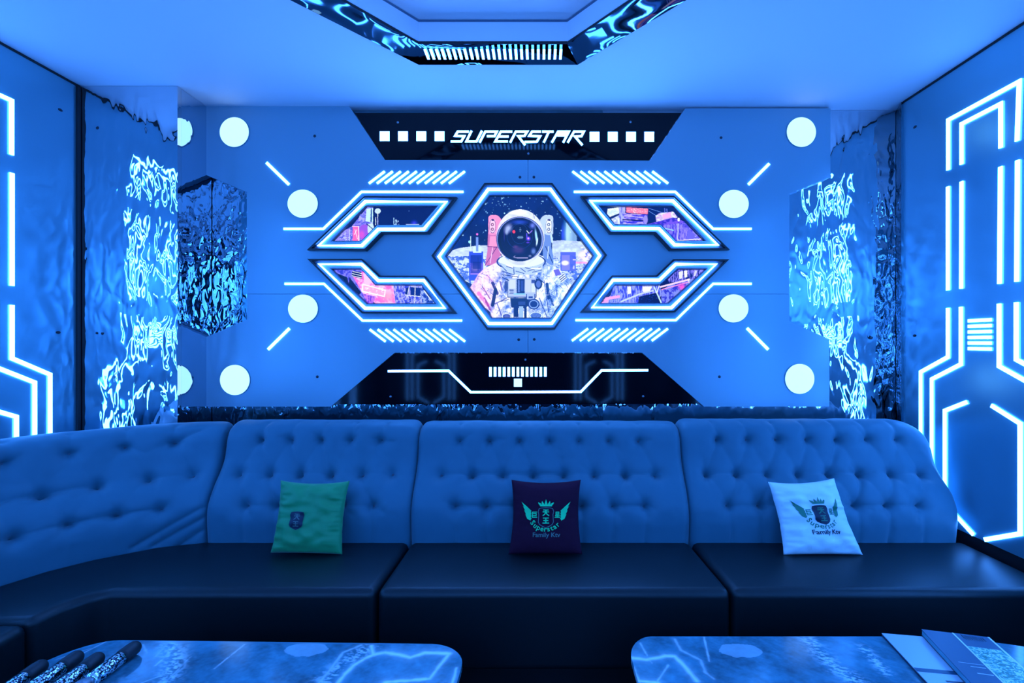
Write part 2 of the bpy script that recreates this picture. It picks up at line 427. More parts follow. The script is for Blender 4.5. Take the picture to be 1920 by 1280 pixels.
def paint_hex(x, y):
    P = Paint(x, y, (2, 42, 104))
    P.grad(P.y < 9999, lambda a, b, c: c*(.75+.5*fbm(a, b, 160, 3))[:, None])
    for k in range(170):
        sx, sy = (rng.normal(500, 60), rng.normal(200, 55)) if k < 40 else (rng.uniform(200, 1200), rng.uniform(130, 520))
        r = rng.choice([2.4, 3, 3.4, 6]); P.ell(sx, sy, r, r, (170, 215, 255), rng.uniform(.4, 1))
    P.ell(1160, 450, 50, 190, (150, 200, 255), .9, .8); P.rect(1150, 350, 1240, 520, (190, 225, 255), .65)
    P.ell(1120, 460, 22, 120, (70, 90, 255), .8, .9)
    land = P.poly([(120, 660), (180, 590), (240, 572), (330, 560), (400, 548), (480, 552), (480, 800), (380, 900), (240, 830)])
    P.put(land, (205, 222, 255))
    def tex(a, b, c):
        n_ = fbm(a, b*1.6, 34, 5); k = (n_ > .56).astype(float)*.75; s_ = (fbm(a*1.5, b, 16, 8) > .6).astype(float)*.5
        return c*(1-k[:, None]*.8)+np.array((20, 60, 190))*k[:, None]*.8 - s_[:, None]*60
    low_ = land & (P.y > 640); P.grad(low_, tex)
    P.grad(land & (P.y <= 640), lambda a, b, c: c*(.78+.3*fbm(a, b*3, 40, 2))[:, None])
    P.rect(318, 600, 440, 850, (62, 84, 214)); P.rect(330, 700, 432, 800, (150, 120, 245)); P.ell(372, 745, 42, 34, (255, 205, 250), 1, .6)
    P.rect(352, 560, 425, 612, (200, 225, 255)); P.rect(330, 470, 336, 600, (200, 225, 255)); P.rect(378, 480, 398, 600, (120, 150, 235))
    P.ell(388, 455, 9, 9, (235, 120, 220)); P.ell(322, 520, 9, 12, (150, 220, 255))
    for k in range(16): P.rect(325+rng.uniform(0, 100), 620+rng.uniform(0, 200), 335+rng.uniform(0, 100), 628+rng.uniform(0, 200), (20, 30, 120), .6)
    land = P.poly([(1030, 512), (1120, 505), (1290, 518), (1390, 640), (1180, 910), (1030, 760)])
    P.put(land, (200, 218, 255)); P.grad(land, lambda a, b, c: c*(.72+.45*fbm(a, b*1.5, 50, 12))[:, None])
    P.grad(land & (P.y > 640), tex)
    P.rect(1100, 608, 1232, 770, (92, 104, 226)); P.rect(1112, 632, 1180, 760, (130, 128, 245)); P.ell(1140, 700, 40, 26, (255, 245, 255), 1, .5)
    P.ell(1305, 640, 70, 60, (255, 226, 250), .9, .6); P.rect(1232, 690, 1330, 705, (255, 130, 190), .6)
    for k in range(22):
        a, b = rng.uniform(1180, 1350), rng.uniform(560, 820); P.rect(a, b, a+rng.uniform(8, 26), b+rng.uniform(4, 30), (70, 90, 220) if k % 2 else (250, 240, 255), .6)
    for k in range(9): P.line(1100, 780+k*14, 1240, 770+k*14, 3, (60, 80, 210), .6)
    # life support pack
    P.poly([(482, 440), (560, 440), (600, 700), (455, 725), (475, 600)], (196, 116, 168))
    P.poly([(500, 470), (545, 470), (560, 560), (490, 560)], (255, 150, 190)); P.line(470, 560, 560, 565, 5, (90, 30, 110))
    P.line(560, 560, 455, 720, 5, (60, 30, 110)); P.line(520, 570, 500, 700, 6, (240, 200, 235))
    P.poly([(950, 440), (1030, 440), (1020, 560), (1040, 640), (1040, 720), (950, 720)], (110, 140, 205))
    P.line(1020, 460, 1030, 520, 16, (190, 215, 250)); P.line(975, 560, 1035, 700, 7, (20, 40, 110)); P.line(1000, 560, 990, 660, 8, (190, 210, 250))
    # suit
    body = P.poly([(590, 650), (545, 700), (450, 745), (395, 800), (365, 850), (325, 915), (380, 985), (450, 1075), (500, 1120), (515, 1175), (1025, 1175),
                   (1050, 1110), (1095, 1050), (1200, 880), (1150, 800), (1070, 740), (985, 700), (950, 640)])
    P.put(body, (196, 204, 240))
    def suit(a, b, c):
        n1 = fbm(a+.4*b, b*.5, 60, 21); n2 = fbm(a*1.2, b, 22, 31)
        n3 = fbm(a*.7-b*.5, a*.5+b*.7, 34, 51); k = np.clip((n1-.44)*4.5, -1, .8)+np.clip((n2-.5)*2.4, -.6, .6)-.9*(np.abs(n3-.5) < .018)
        col = c+k[:, None]*np.array((80, 66, 34))
        pink = np.clip((620-a)/200, 0, 1)[:, None]*.55
        col = col*(1-pink)+pink*np.array((250, 170, 214))
        blue = np.clip((a-820)/220, 0, 1)[:, None]*.4
        return col*(1-blue)+blue*(c*.0+np.array((140, 186, 250))+k[:, None]*60)
    P.grad(body, suit)
    for (a, b, c_, d, w_, col, al) in ((520, 870, 560, 960, 26, (40, 20, 90), .85), (545, 930, 520, 1060, 30, (20, 12, 70), .9), (585, 860, 600, 930, 12, (90, 60, 140), .7),
            (985, 880, 1000, 1000, 26, (10, 35, 100), .9), (1000, 960, 1040, 1060, 16, (20, 50, 120), .8), (640, 1000, 540, 1050, 9, (60, 50, 120), .7),
            (960, 850, 1000, 1120, 8, (40, 60, 140), .7), (920, 1000, 985, 1160, 9, (30, 50, 130), .7), (1060, 900, 1075, 1000, 8, (80, 110, 200), .7),
            (420, 880, 500, 1010, 9, (120, 40, 110), .7), (400, 960, 480, 1060, 30, (255, 90, 160), .55), (450, 1000, 500, 1100, 16, (130, 40, 130), .7),
            (560, 1060, 640, 1010, 12, (250, 240, 255), .8), (1120, 900, 1060, 1040, 10, (235, 245, 255), .8), (395, 850, 440, 900, 8, (250, 220, 250), .8),
            (560, 1050, 600, 1160, 9, (60, 60, 150), .7), (690, 720, 640, 790, 6, (40, 40, 110), .7), (470, 800, 520, 860, 8, (180, 100, 180), .7)):
        P.line(a, b, c_, d, w_, col, al)
    for k in range(130):
        a = rng.uniform(380, 1150); b = rng.uniform(760, 1165); q = rng.uniform(-1.2, 1.8); l_ = rng.uniform(14, 52)
        m0 = P.c.copy(); P.line(a, b, a+l_*math.cos(q+1), b+l_*math.sin(q+1), rng.uniform(3, 6), (30, 40, 120) if k % 2 else (250, 248, 255), .55)
        P.c[~body] = m0[~body]
    # collar
    P.ell(765, 690, 205, 78, (150, 170, 225)); P.ell(765, 672, 200, 66, (215, 225, 250)); P.ring(765, 690, 205, 76, .035, (40, 60, 130))
    P.poly([(590, 700), (600, 760), (700, 800), (860, 800), (945, 770), (950, 700), (860, 735), (700, 740)], (176, 196, 240))
    for (a, b, c_, d) in ((590, 720, 640, 770), (640, 730, 690, 745), (700, 735, 705, 800), (760, 745, 800, 775), (800, 740, 880, 760), (860, 780, 940, 760), (600, 770, 700, 800), (720, 770, 790, 790), (820, 770, 930, 735)):
        P.line(a, b, c_, d, 6, (20, 40, 110), .85)
    P.line(640, 715, 690, 735, 12, (245, 248, 255)); P.line(850, 750, 930, 745, 10, (235, 244, 255)); P.line(600, 800, 740, 820, 6, (20, 30, 80))
    # helmet
    for sx, col, c2 in ((520, (226, 146, 190), (255, 196, 220)), (1002, (180, 200, 240), (226, 238, 255))):
        P.ell(sx+(22 if sx < 700 else -22), 372, 60, 82, col); P.rect(sx-36, 310, sx+36, 445, col)
        P.ell(sx, 312, 36, 22, col); P.ell(sx, 444, 36, 18, col)
        P.rect(sx-24, 330, sx+22, 440, c2); P.ring(sx, 385, 26, 58, .06, (70, 50, 120), .8); P.ell(sx+2, 333, 12, 7, (60, 40, 110))
        for yy in (372, 412): P.ell(sx-2, yy, 13, 14, (120, 60, 110) if sx < 700 else (60, 80, 140)); P.ell(sx-2, yy, 6, 7, c2)
    hel = P.ell(757, 480, 206, 238, (214, 222, 248))
    P.grad(hel, lambda a, b, c: c*(.86+.22*fbm(a, b, 60, 41))[:, None]-np.clip((640-a)/200, 0, 1)[:, None]*np.array((-20, 50, 20)))
    P.ell(730, 268, 90, 24, (255, 255, 255), .9, .6); P.line(868, 262, 878, 320, 4, (60, 80, 150))
    P.ring(755, 495, 199, 188, .02, (70, 70, 140)); P.ring(755, 495, 190, 180, .035, (130, 150, 210)); P.ring(752, 500, 183, 181, .03, (20, 22, 66))
    P.ell(752, 502, 178, 178, (7, 12, 48))
    v = P.ell(752, 502, 160, 165, (10, 16, 62))
    P.ell(750, 350, 110, 30, (60, 90, 210), .8, .8); P.ring(752, 470, 110, 110, .02, (60, 110, 190), .35); P.ring(752, 450, 70, 85, .02, (90, 150, 210), .35)
    P.ell(652, 405, 46, 62, (190, 205, 255), .85, .8, .5); P.ell(640, 440, 20, 30, (200, 220, 255), .5, .7)
    P.ell(702, 433, 12, 14, (255, 70, 90)); P.ell(620, 470, 8, 60, (80, 70, 150), .6, .6)
    P.line(812, 425, 832, 448, 7, (220, 225, 255)); P.line(832, 448, 858, 424, 7, (150, 120, 255)); P.line(812, 450, 812, 480, 8, (100, 80, 240))
    P.ell(826, 492, 26, 26, (110, 70, 240), 1, .6); P.ell(826, 490, 10, 10, (250, 170, 250), 1, .5); P.ell(822, 525, 20, 9, (120, 70, 230), .8, .5)
    P.ell(862, 380, 38, 40, (130, 150, 250), .8, .8); P.ell(893, 470, 14, 88, (170, 225, 255), .95, .6, -.12); P.ell(900, 520, 9, 50, (220, 250, 255), .9, .6, .2)
    for yy, w_ in ((400, 6), (415, 8), (430, 5), (470, 22), (480, 26), (490, 20)): P.rect(757-w_, yy, 757+w_, yy+4, (160, 200, 235), .8)
    P.ell(740, 590, 78, 46, (92, 62, 120), .7, .7); P.ell(715, 560, 34, 18, (140, 92, 150), .5, .8); P.ell(870, 600, 30, 40, (120, 150, 220), .8, .7); P.ell(840, 640, 20, 14, (210, 220, 250), .6, .7)
    P.line(710, 655, 820, 657, 8, (200, 190, 230), .8); P.line(700, 650, 712, 640, 6, (200, 190, 230), .7); P.line(630, 650, 660, 670, 8, (60, 120, 190), .6)
    # chest box
    P.rect(646, 838, 896, 996, (30, 44, 96)); P.rect(652, 832, 890, 988, (168, 182, 226)); P.rect(662, 842, 716, 920, (196, 206, 240))
    P.rect(726, 838, 794, 962, (24, 36, 86)); P.rect(736, 846, 752, 950, (90, 110, 170)); P.rect(762, 850, 784, 940, (50, 70, 140)); P.rect(800, 842, 846, 950, (190, 200, 238))
    P.rect(852, 842, 886, 870, (60, 70, 130)); P.rect(852, 880, 884, 950, (200, 212, 244)); P.rect(664, 928, 700, 936, (30, 40, 90)); P.rect(668, 944, 700, 950, (30, 40, 90)); P.rect(664, 958, 716, 966, (40, 50, 100))
    P.rect(700, 958, 800, 970, (130, 190, 240)); P.ell(912, 880, 34, 44, (26, 38, 90)); P.ell(912, 880, 20, 30, (90, 110, 180)); P.ell(634, 900, 14, 50, (40, 50, 110), .8)
    P.rect(806, 964, 886, 1024, (40, 56, 120)); P.rect(814, 962, 878, 1012, (160, 178, 230)); P.rect(828, 985, 864, 1002, (40, 56, 120))
    P.poly([(670, 1000), (806, 1000), (850, 1040), (800, 1090), (680, 1080)], (14, 26, 74)); P.rect(740, 1030, 800, 1060, (50, 70, 130)); P.rect(746, 1070, 782, 1170, (150, 180, 230)); P.rect(700, 1060, 740, 1160, (16, 30, 90)); P.rect(790, 1060, 812, 1170, (16, 30, 90))
    P.ell(872, 1052, 50, 46, (28, 44, 108)); P.ring(872, 1052, 36, 32, .12, (130, 160, 220)); P.ell(890, 1150, 60, 34, (60, 90, 170), .8); P.ring(890, 1150, 52, 28, .1, (210, 230, 255)); P.ell(640, 1155, 44, 26, (50, 60, 140), .8); P.ring(640, 1155, 38, 22, .12, (210, 220, 255))
    P.line(590, 1030, 660, 1010, 6, (40, 50, 110)); P.line(600, 820, 660, 850, 7, (30, 40, 100)); P.line(900, 820, 960, 870, 7, (30, 40, 100))
    # sleeve badge and stripes
    P.poly([(1040, 760), (1085, 750), (1110, 800), (1060, 812)], (110, 100, 200))
    for k in range(3): P.line(1088+k*9, 830+k*14, 1132+k*9, 796+k*14, 6, (20, 24, 70))
    for k in range(4): P.line(1082+k*9, 823+k*14, 1126+k*9, 789+k*14, 5, (245, 248, 255))
    return P
def city(seed, jobs, bg=(2, 30, 84), stars=0, texture=.6):
    def fn(x, y):
        r = np.random.RandomState(seed); P = Paint(x, y, bg)
        for k in range(stars): P.ell(r.uniform(x.min(), x.max()), r.uniform(y.min(), y.max()), .6, .6, (150, 200, 255), .8)
        for j in jobs:
            k = j[0]
            if k == 'p': P.poly(j[1], j[2])
            elif k == 't':
                mm = P.poly(j[1]); base = np.array(j[2], float); alt = np.array(j[3], float); s_ = j[4]
                n_ = fbm(x*j[5], y*j[6], s_, seed+3); q = np.clip((n_-.38)*5, 0, 1)[:, None]; P.c = np.where(mm[:, None], base*(1-q)+alt*q, P.c)
            elif k == 'e': P.ell(*j[1], j[2], j[3] if len(j) > 3 else 1, j[4] if len(j) > 4 else 0)
            elif k == 'l': P.line(*j[1], j[2], j[3])
            elif k == 'w':
                x0, y0, x1, y1, n_, col = j[1:]
                for _ in range(n_):
                    a, b = r.uniform(x0, x1), r.uniform(y0, y1); P.rect(a, b, a+r.uniform(.8, 3), b+r.uniform(.6, 2.2), col, .8)
        return P
    return fn
PUR, VIO, BLU, PNK, WHT, NAV = (128, 110, 226), (90, 78, 215), (60, 84, 205), (255, 120, 190), (225, 232, 255), (2, 24, 76)
c_ul = city(11, [('t', [(628, 452), (640, 436), (660, 425), (690, 388), (700, 388), (700, 452)], (92, 96, 208), (150, 140, 236), 5, .8, 1.6),
    ('p', [(688, 392), (700, 390), (700, 418), (686, 415)], (190, 225, 250)), ('p', [(696, 391), (698, 391), (698, 417), (695, 416)], (40, 80, 150)),
    ('t', [(676, 402), (685, 400), (684, 416), (672, 414)], (110, 116, 220), (170, 170, 245), 4, 1, 1),
    ('e', (684, 436, 11, 15), (150, 92, 214)), ('e', (679, 440, 7, 10), (214, 90, 200), .8, .6), ('p', [(662, 424), (674, 424), (675, 452), (662, 452)], (250, 110, 180)),
    ('l', (661, 425, 673.5, 425), 1.2, WHT), ('l', (673, 425, 673.5, 452), 1.4, WHT), ('l', (666, 430, 671, 448), 1, (255, 225, 240)), ('l', (670, 431, 665, 440), 1, (255, 225, 240)),
    ('p', [(690, 421), (699, 418), (702, 426), (696, 440), (690, 436)], (190, 214, 250)), ('l', (688, 420, 700, 430), 1.6, (20, 40, 110)),
    ('l', (656, 430, 656, 452), 1.2, (190, 200, 250)), ('l', (648, 434, 648, 452), 1.1, (170, 180, 250)), ('w', 638, 436, 660, 450, 26, (190, 196, 250)),
    ('e', (709, 396, 5.5, 5), (190, 214, 250)), ('l', (709, 400, 709, 408), 1.1, WHT), ('l', (705, 408, 705, 422), 1.1, WHT), ('l', (709, 409, 709, 422), 1.4, (170, 180, 250)),
    ('l', (739, 409, 739, 421), 1.4, (160, 200, 255)), ('l', (743, 412, 743, 421), 1.6, (160, 200, 255)), ('w', 738, 412, 747, 421, 8, (190, 220, 255)),
    ('e', (777, 419, 9, 8), (80, 70, 230), .9, .9), ('l', (762, 421, 786, 421), .9, (170, 190, 255))], (2, 36, 100), 12)
c_ur = city(12, [('t', [(1139, 392), (1160, 389), (1161, 400), (1143, 407), (1138, 401)], (190, 214, 250), (225, 240, 255), 4, 1, 1),
    ('t', [(1146, 411), (1160, 404), (1166, 404), (1166, 421), (1152, 420)], (150, 160, 240), (220, 230, 255), 3, 1.4, .8),
    ('t', [(1160, 389), (1172, 389), (1172, 421), (1162, 421)], (70, 70, 200), (170, 175, 250), 3, 1.6, .6),
    ('p', [(1174, 389), (1215, 391.5), (1214, 402), (1174, 399)], (255, 128, 160)), ('w', 1176, 390.5, 1212, 398, 34, (255, 205, 220)),
    ('t', [(1170, 400), (1214, 403), (1212, 421), (1170, 421)], (70, 60, 210), (190, 170, 250), 3.4, .35, 1.8), ('l', (1171, 404, 1210, 410), 1.6, (170, 160, 250)), ('l', (1168, 412, 1205, 414), 2.6, (30, 24, 120)),
    ('e', (1210, 412, 4, 8), (150, 140, 240)), ('l', (1216, 391, 1245, 400), .7, (110, 150, 240)), ('l', (1216, 396, 1232, 406), .7, (110, 150, 240)),
    ('t', [(1229, 405), (1236, 400), (1262, 397), (1270, 408), (1230, 416)], (220, 226, 255), (190, 160, 230), 4, .8, 1.2), ('p', [(1241, 402), (1257, 399), (1259, 407), (1243, 411)], (225, 170, 225)),
    ('l', (1246, 391, 1246, 399), 1.2, (110, 130, 235)), ('l', (1250, 392, 1250, 399), 1.2, (110, 130, 235)),
    ('t', [(1212, 421), (1262, 408), (1284, 416), (1284, 426), (1240, 424)], (60, 50, 190), (120, 90, 225), 4, .8, 1), ('e', (1272, 412, 2.2, 3.4), (255, 240, 240)),
    ('t', [(1240, 423), (1284, 418), (1317, 452), (1266, 452)], (60, 50, 200), (150, 136, 246), 2.8, 2.2, .3), ('l', (1271, 420, 1270, 452), 1.8, (190, 190, 255)), ('p', [(1290, 428), (1314, 452), (1286, 452)], (110, 104, 232)),
    ('l', (1244, 428, 1262, 432), 2, (150, 200, 255)), ('l', (1270, 451, 1317, 448), 1.2, (235, 225, 255)), ('w', 1298, 440, 1312, 450, 6, WHT)], (2, 40, 110), 4)
c_ll = city(13, [('t', [(627, 506), (679, 506), (688, 517), (690, 568), (670, 555)], (60, 60, 190), (130, 124, 235), 5, 1, .8), ('p', [(632, 512), (652, 520), (658, 545), (672, 555), (664, 548)], NAV), ('p', [(656, 520), (678, 548), (672, 556), (654, 536)], NAV),
    ('t', [(660, 514), (682, 509), (704, 535), (750, 536), (742, 569), (705, 569), (680, 549)], (240, 110, 200), (255, 190, 228), 8, 1, 1), ('e', (728, 555, 20, 16), (255, 160, 190), .9, .9),
    ('p', [(661, 508), (678, 510), (680, 523), (660, 518)], (20, 22, 100)), ('l', (662, 509, 679, 513), 1, WHT), ('l', (661, 513, 679, 517), 1, WHT), ('l', (661, 517, 679, 521), 1, WHT),
    ('p', [(681, 511), (690, 519), (700, 532), (684, 526)], (240, 190, 245)),
    ('p', [(680, 532), (724, 543), (722, 557), (679, 547)], (255, 236, 244)), ('p', [(682, 534.5), (722, 545), (720.5, 554.5), (681.5, 545)], (255, 168, 205)), ('w', 684, 538, 718, 550, 30, (255, 240, 246)),
    ('t', [(680, 550), (705, 556), (700, 569), (690, 569)], (110, 60, 200), (190, 120, 230), 3, 2, .6), ('t', [(738, 536), (792, 536), (792, 569), (742, 569)], (60, 70, 205), (170, 170, 250), 3, 1.5, .8),
    ('p', [(762, 540), (768, 538), (766, 552), (760, 552)], (8, 40, 120)), ('p', [(770, 538), (790, 540), (788, 556), (770, 553)], (6, 44, 130)), ('l', (768, 537, 764, 556), 1, WHT), ('l', (779, 537, 778, 568), 1.1, WHT), ('l', (760, 553, 790, 556), 1, WHT), ('l', (791, 540, 789, 566), 1.2, (170, 190, 255)),
    ('t', [(790, 538), (815, 568), (792, 569)], (30, 60, 160), (150, 170, 245), 3, 1, 1), ('l', (796, 545, 808, 562), 1.2, WHT), ('w', 762, 556, 806, 567, 20, (10, 30, 110))], (4, 30, 100))
c_lr = city(14, [('t', [(1127, 568), (1150, 550), (1152, 569)], (225, 150, 220), (200, 170, 250), 5, .6, 1.4), ('t', [(1150, 536), (1237, 536), (1240, 552), (1230, 569), (1140, 569)], (60, 70, 210), (150, 160, 246), 3.4, 2, .4),
    ('p', [(1176, 537), (1183, 537), (1183, 550), (1176, 552)], (225, 225, 255)), ('p', [(1204, 537), (1222, 537), (1218, 546), (1205, 548)], (235, 230, 255)), ('l', (1130, 561, 1160, 556), 5, (240, 160, 220)),
    ('l', (1165, 565, 1200, 551), 3, (190, 205, 255)), ('l', (1200, 551, 1224, 545), 2.6, (190, 205, 255)), ('p', [(1198, 556), (1234, 548), (1238, 569), (1196, 569)], (6, 24, 90)), ('w', 1198, 552, 1232, 568, 22, (40, 70, 170)),
    ('l', (1226, 538, 1240, 569), 2.4, (190, 220, 255)), ('l', (1231, 550, 1236, 534), 1.6, WHT), ('t', [(1239, 545), (1262, 530), (1320, 506), (1318, 512), (1262, 560), (1250, 569), (1240, 569)], (60, 60, 190), (130, 140, 240), 4, 1, 1),
    ('t', [(1252, 524), (1270, 506), (1322, 506), (1305, 522), (1254, 530)], (20, 30, 120), (140, 130, 240), 3, 2, .5), ('p', [(1272, 510), (1280, 508), (1279, 522), (1273, 523)], (215, 215, 255)), ('p', [(1282, 508), (1288, 507), (1288, 519), (1283, 521)], (240, 240, 255)), ('p', [(1302, 507), (1307, 507), (1303, 518), (1300, 518)], (200, 200, 255)),
    ('l', (1238, 538, 1292, 524), 3.2, (225, 200, 250)), ('l', (1240, 543, 1290, 529), 1.6, (245, 150, 210)), ('e', (1278, 538, 10, 9), (235, 90, 200), .95, .8), ('l', (1290, 523, 1292, 532), 1.4, (255, 230, 250))], (4, 26, 96))
def light_box(outer, tube, pic, blocks, step, paint, label, to_paint=lambda x, y: (x, y)):
    n = len(outer); bx = min(p[0] for p in outer); ex = max(p[0] for p in outer); by = max(p[1] for p in outer)
    r = empty('framed_picture', fb((bx+ex)/2, by, 0), label, 'picture')
    lerp = lambda t: [(o[0]+(p[0]-o[0])*t, o[1]+(p[1]-o[1])*t) for o, p in zip(outer, pic)]
    def ring(prof, name, m_):
        vs = []
        for t_, h_ in prof: vs += [fb(a, b, h_) for a, b in lerp(t_)]
        k = len(prof); return MB().add(vs, [(j*n+i, j*n+(i+1) % n, ((j+1) % k)*n+(i+1) % n, ((j+1) % k)*n+i) for j in range(k) for i in range(n)]).build(name, M[m_], r)
    ring([(0, .0008), (0, .034), (.17, .034), (.17, .0008)], 'rim', 'frame_black')
    ring([(.175, .0008), (.175, .010), (.88, .008), (.88, .022), (.95, .022), (1.0, .007), (1.0, .0008)], 'channel', 'frame_dark')
    MB().tube([fb(a, b, .019) for a, b in tube], .0098, 10, closed=True).build('light_tube', M['tube_white'], r, smooth=True)
    picture('picture', blocks, step, paint, r, .0062, to_paint)
    return r
light_box([(909.5, 346), (1035.3, 346), (1137, 480), (1039.7, 618), (914, 618), (811, 481)],
          [(916, 356.4), (1032, 356.4), (1124, 480), (1034.5, 606.3), (917, 606.5), (824, 482)],
          [(919.4, 369.5), (1025.5, 369.5), (1109.7, 480), (1033, 595), (923.8, 595), (838.4, 481)],
          [(369.5, 480.5, 919.4, 1025.5, 838.4, 1109.7), (480.5, 595, 838.4, 1109.7, 923.8, 1033)], .62, paint_hex,
          'large hexagonal picture of an astronaut in a glowing frame', lambda x, y: ((x-810)*4.571, (y-340)*4.571))
light_box([(686.5, 370.5), (858.5, 372), (806, 439.8), (720, 439.8), (689, 471.5), (580, 470.5)],
          [(687, 379.4), (838, 379.7), (796, 430.7), (711, 431), (680.6, 461.4), (600, 461.4)],
          [(688, 389), (819, 389), (790, 422), (708, 422), (679, 452), (628, 452)],
          [(389, 422, 688, 819, 656.6, 790), (422, 452, 656.6, 708, 628, 679)], .6, c_ul, 'angular city picture in a glowing frame, upper left of the hexagon')
light_box([(1087.5, 370), (1261, 370), (1364.7, 470), (1254, 471), (1225, 440), (1142, 440)],
          [(1106.4, 378), (1260, 378), (1343.6, 460), (1263.5, 460), (1234, 429.5), (1148, 429)],
          [(1125, 388.7), (1260, 389), (1317, 451.5), (1266.6, 451.5), (1238.6, 421), (1152.5, 421)],
          [(389, 421, 1125, 1260, 1152.5, 1289.2), (421, 451.5, 1238.6, 1289.2, 1266.6, 1317)], .6, c_ur, 'angular city picture in a glowing frame, upper right of the hexagon')
light_box([(580.7, 486.6), (682, 486.6), (715.6, 518), (798.8, 518), (857.8, 588), (682, 587.6)],
          [(601, 496), (680, 496), (711, 526.7), (796, 526.4), (835, 577.7), (686.5, 578)],
          [(626.7, 506), (679, 506), (705.4, 535.5), (791.5, 535.5), (815, 568.5), (691, 568.5)],
          [(506, 535.5, 626.7, 679, 656.7, 705.4), (535.5, 568.5, 656.7, 791.5, 691, 815)], .6, c_ll, 'angular city picture in a glowing frame, lower left of the hexagon')
light_box([(1260, 487.4), (1363.8, 487.4), (1263, 586), (1087, 586), (1146, 517.6), (1228.3, 517.6)],
          [(1265.5, 496), (1341, 496), (1257.6, 577), (1110, 576.6), (1148.6, 525.6), (1235, 525.6)],
          [(1269.5, 505.7), (1320, 505.7), (1249.6, 568), (1127.4, 568), (1152.6, 535.7), (1236, 535.7)],
          [(505.7, 535.7, 1269.5, 1320, 1236, 1286.1), (535.7, 568, 1152.6, 1286.1, 1127.4, 1249.6)], .6, c_lr, 'angular city picture in a glowing frame, lower right of the hexagon')

# ================================================================== SIDE WALL LIGHTS
SW = .0195
def wall_pattern(f, yc, wall, single=True, sgn=1):
    """the light figure of one wall; sgn=+1 puts 'far' towards the back wall"""
    T = lambda pts: [(yc+a, b) for a, b in pts]
    items = [
     ('outer glowing arch line high on the %s wall', [(.188, 2.494), (.188, 2.766), (-.200, 2.766), (-.190, 2.494)]),
     ('inner glowing arch line high on the %s wall', [(.105, 2.494), (.105, 2.707), (-.110, 2.707), (-.110, 2.494)]),
     ('middle upright light line of the %s wall, outermost towards the back wall', [(.190, 2.404), (.190, 1.839)]),
     ('middle upright light line of the %s wall, inner one nearer the back wall', [(.105, 2.404), (.107, 1.839)]),
     ('middle upright light line of the %s wall, inner one farther from the back wall', [(-.109, 2.404), (-.104, 1.839)]),
     ('middle upright light line of the %s wall, outermost away from the back wall', [(-.192, 2.404), (-.188, 1.839)]),
     ('lower bent light line of the %s wall, outermost towards the back wall', [(.190, 1.743), (.190, 1.4756), (.377, 1.382), (.377, .62)]),
     ('lower bent light line of the %s wall, inner one nearer the back wall', [(.109, 1.743), (.109, 1.440), (.298, 1.346), (.298, .62)]),
     ('lower bent light line of the %s wall, inner one farther from the back wall', [(-.102, 1.743), (-.102, 1.440), (-.298, 1.346), (-.298, .62)]),
     ('lower bent light line of the %s wall, outermost away from the back wall', [(-.186, 1.743), (-.186, 1.4756), (-.377, 1.382), (-.377, .62)]),
     ('half hexagon light line low on the %s wall, nearer the back wall', [(.073, 1.245), (.210, 1.180), (.210, .67), (.036, .569)]),
     ('half hexagon light line low on the %s wall, farther from the back wall', [(-.062, 1.245), (-.204, 1.180), (-.204, .67), (-.026, .569)])]
    if single:
        for lb, pts in items: strip(T(pts), SW, lb % wall, f, h0=.001, h1=.006)
        r = empty('grille_light', f(yc, 1.51, .001), 'stack of short level glowing bars on the %s wall' % wall, 'light bars')
        for k in range(6): MB().ribbon(T([(.066, 1.667-.0288*k), (-.062, 1.667-.0288*k)]), .0165, f, .001, .006).build('light_bar', M['neon_white'], r)
    else:
        r = empty('wall_light', f(yc, .6, .001), 'arch and hexagon light figure on the %s wall' % wall, 'wall light', 'light figures behind the photographer')
        for lb, pts in items: MB().ribbon(T(pts), SW, f, .001, .006).build('light_strip', M['neon_white'], r)
        for k in range(6): MB().ribbon(T([(.066, 1.667-.0288*k), (-.062, 1.667-.0288*k)]), .0165, f, .001, .006).build('light_bar', M['neon_white'], r)
wall_pattern(fr, 2.427, 'right'); wall_pattern(fl, 2.215, 'left')
for yc in (1.1, -.4):
    wall_pattern(fr, yc, 'right', False); wall_pattern(fl, yc-.1, 'left', False)
for xc in (-1.75, .95): wall_pattern(frear, xc, 'rear', False)
for f, p, lb in ((fl, (113, 206), 'left'), (fl, (109, 623), 'left'), (fr, (1715.6, 238), 'right'), (fr, (1715, 629), 'right')):
    X = XL if lb == 'left' else XR; Y = abs(X)*F/abs(p[0]-VX); z = CH-(p[1]-VY)*Y/F
    s = MB(); n = 14; vs = []
    for k, hh in ((1, 0), (1, .5), (.6, 1.1)): vs += [f(Y+.013*k*math.cos(2*PI*i/n), z+.0075*k*math.sin(2*PI*i/n), hh*.003) for i in range(n)]
    s.add(vs, [(j*n+i, j*n+(i+1) % n, (j+1)*n+(i+1) % n, (j+1)*n+i) for j in range(2) for i in range(n)]+[tuple(range(2*n, 3*n))])
    o = s.build('screw_cap', M['screw_dark']); tag(o, 'small dark screw cap on the %s wall, %s' % (lb, 'near the ceiling' if z > 2 else 'at mid height'), 'screw')

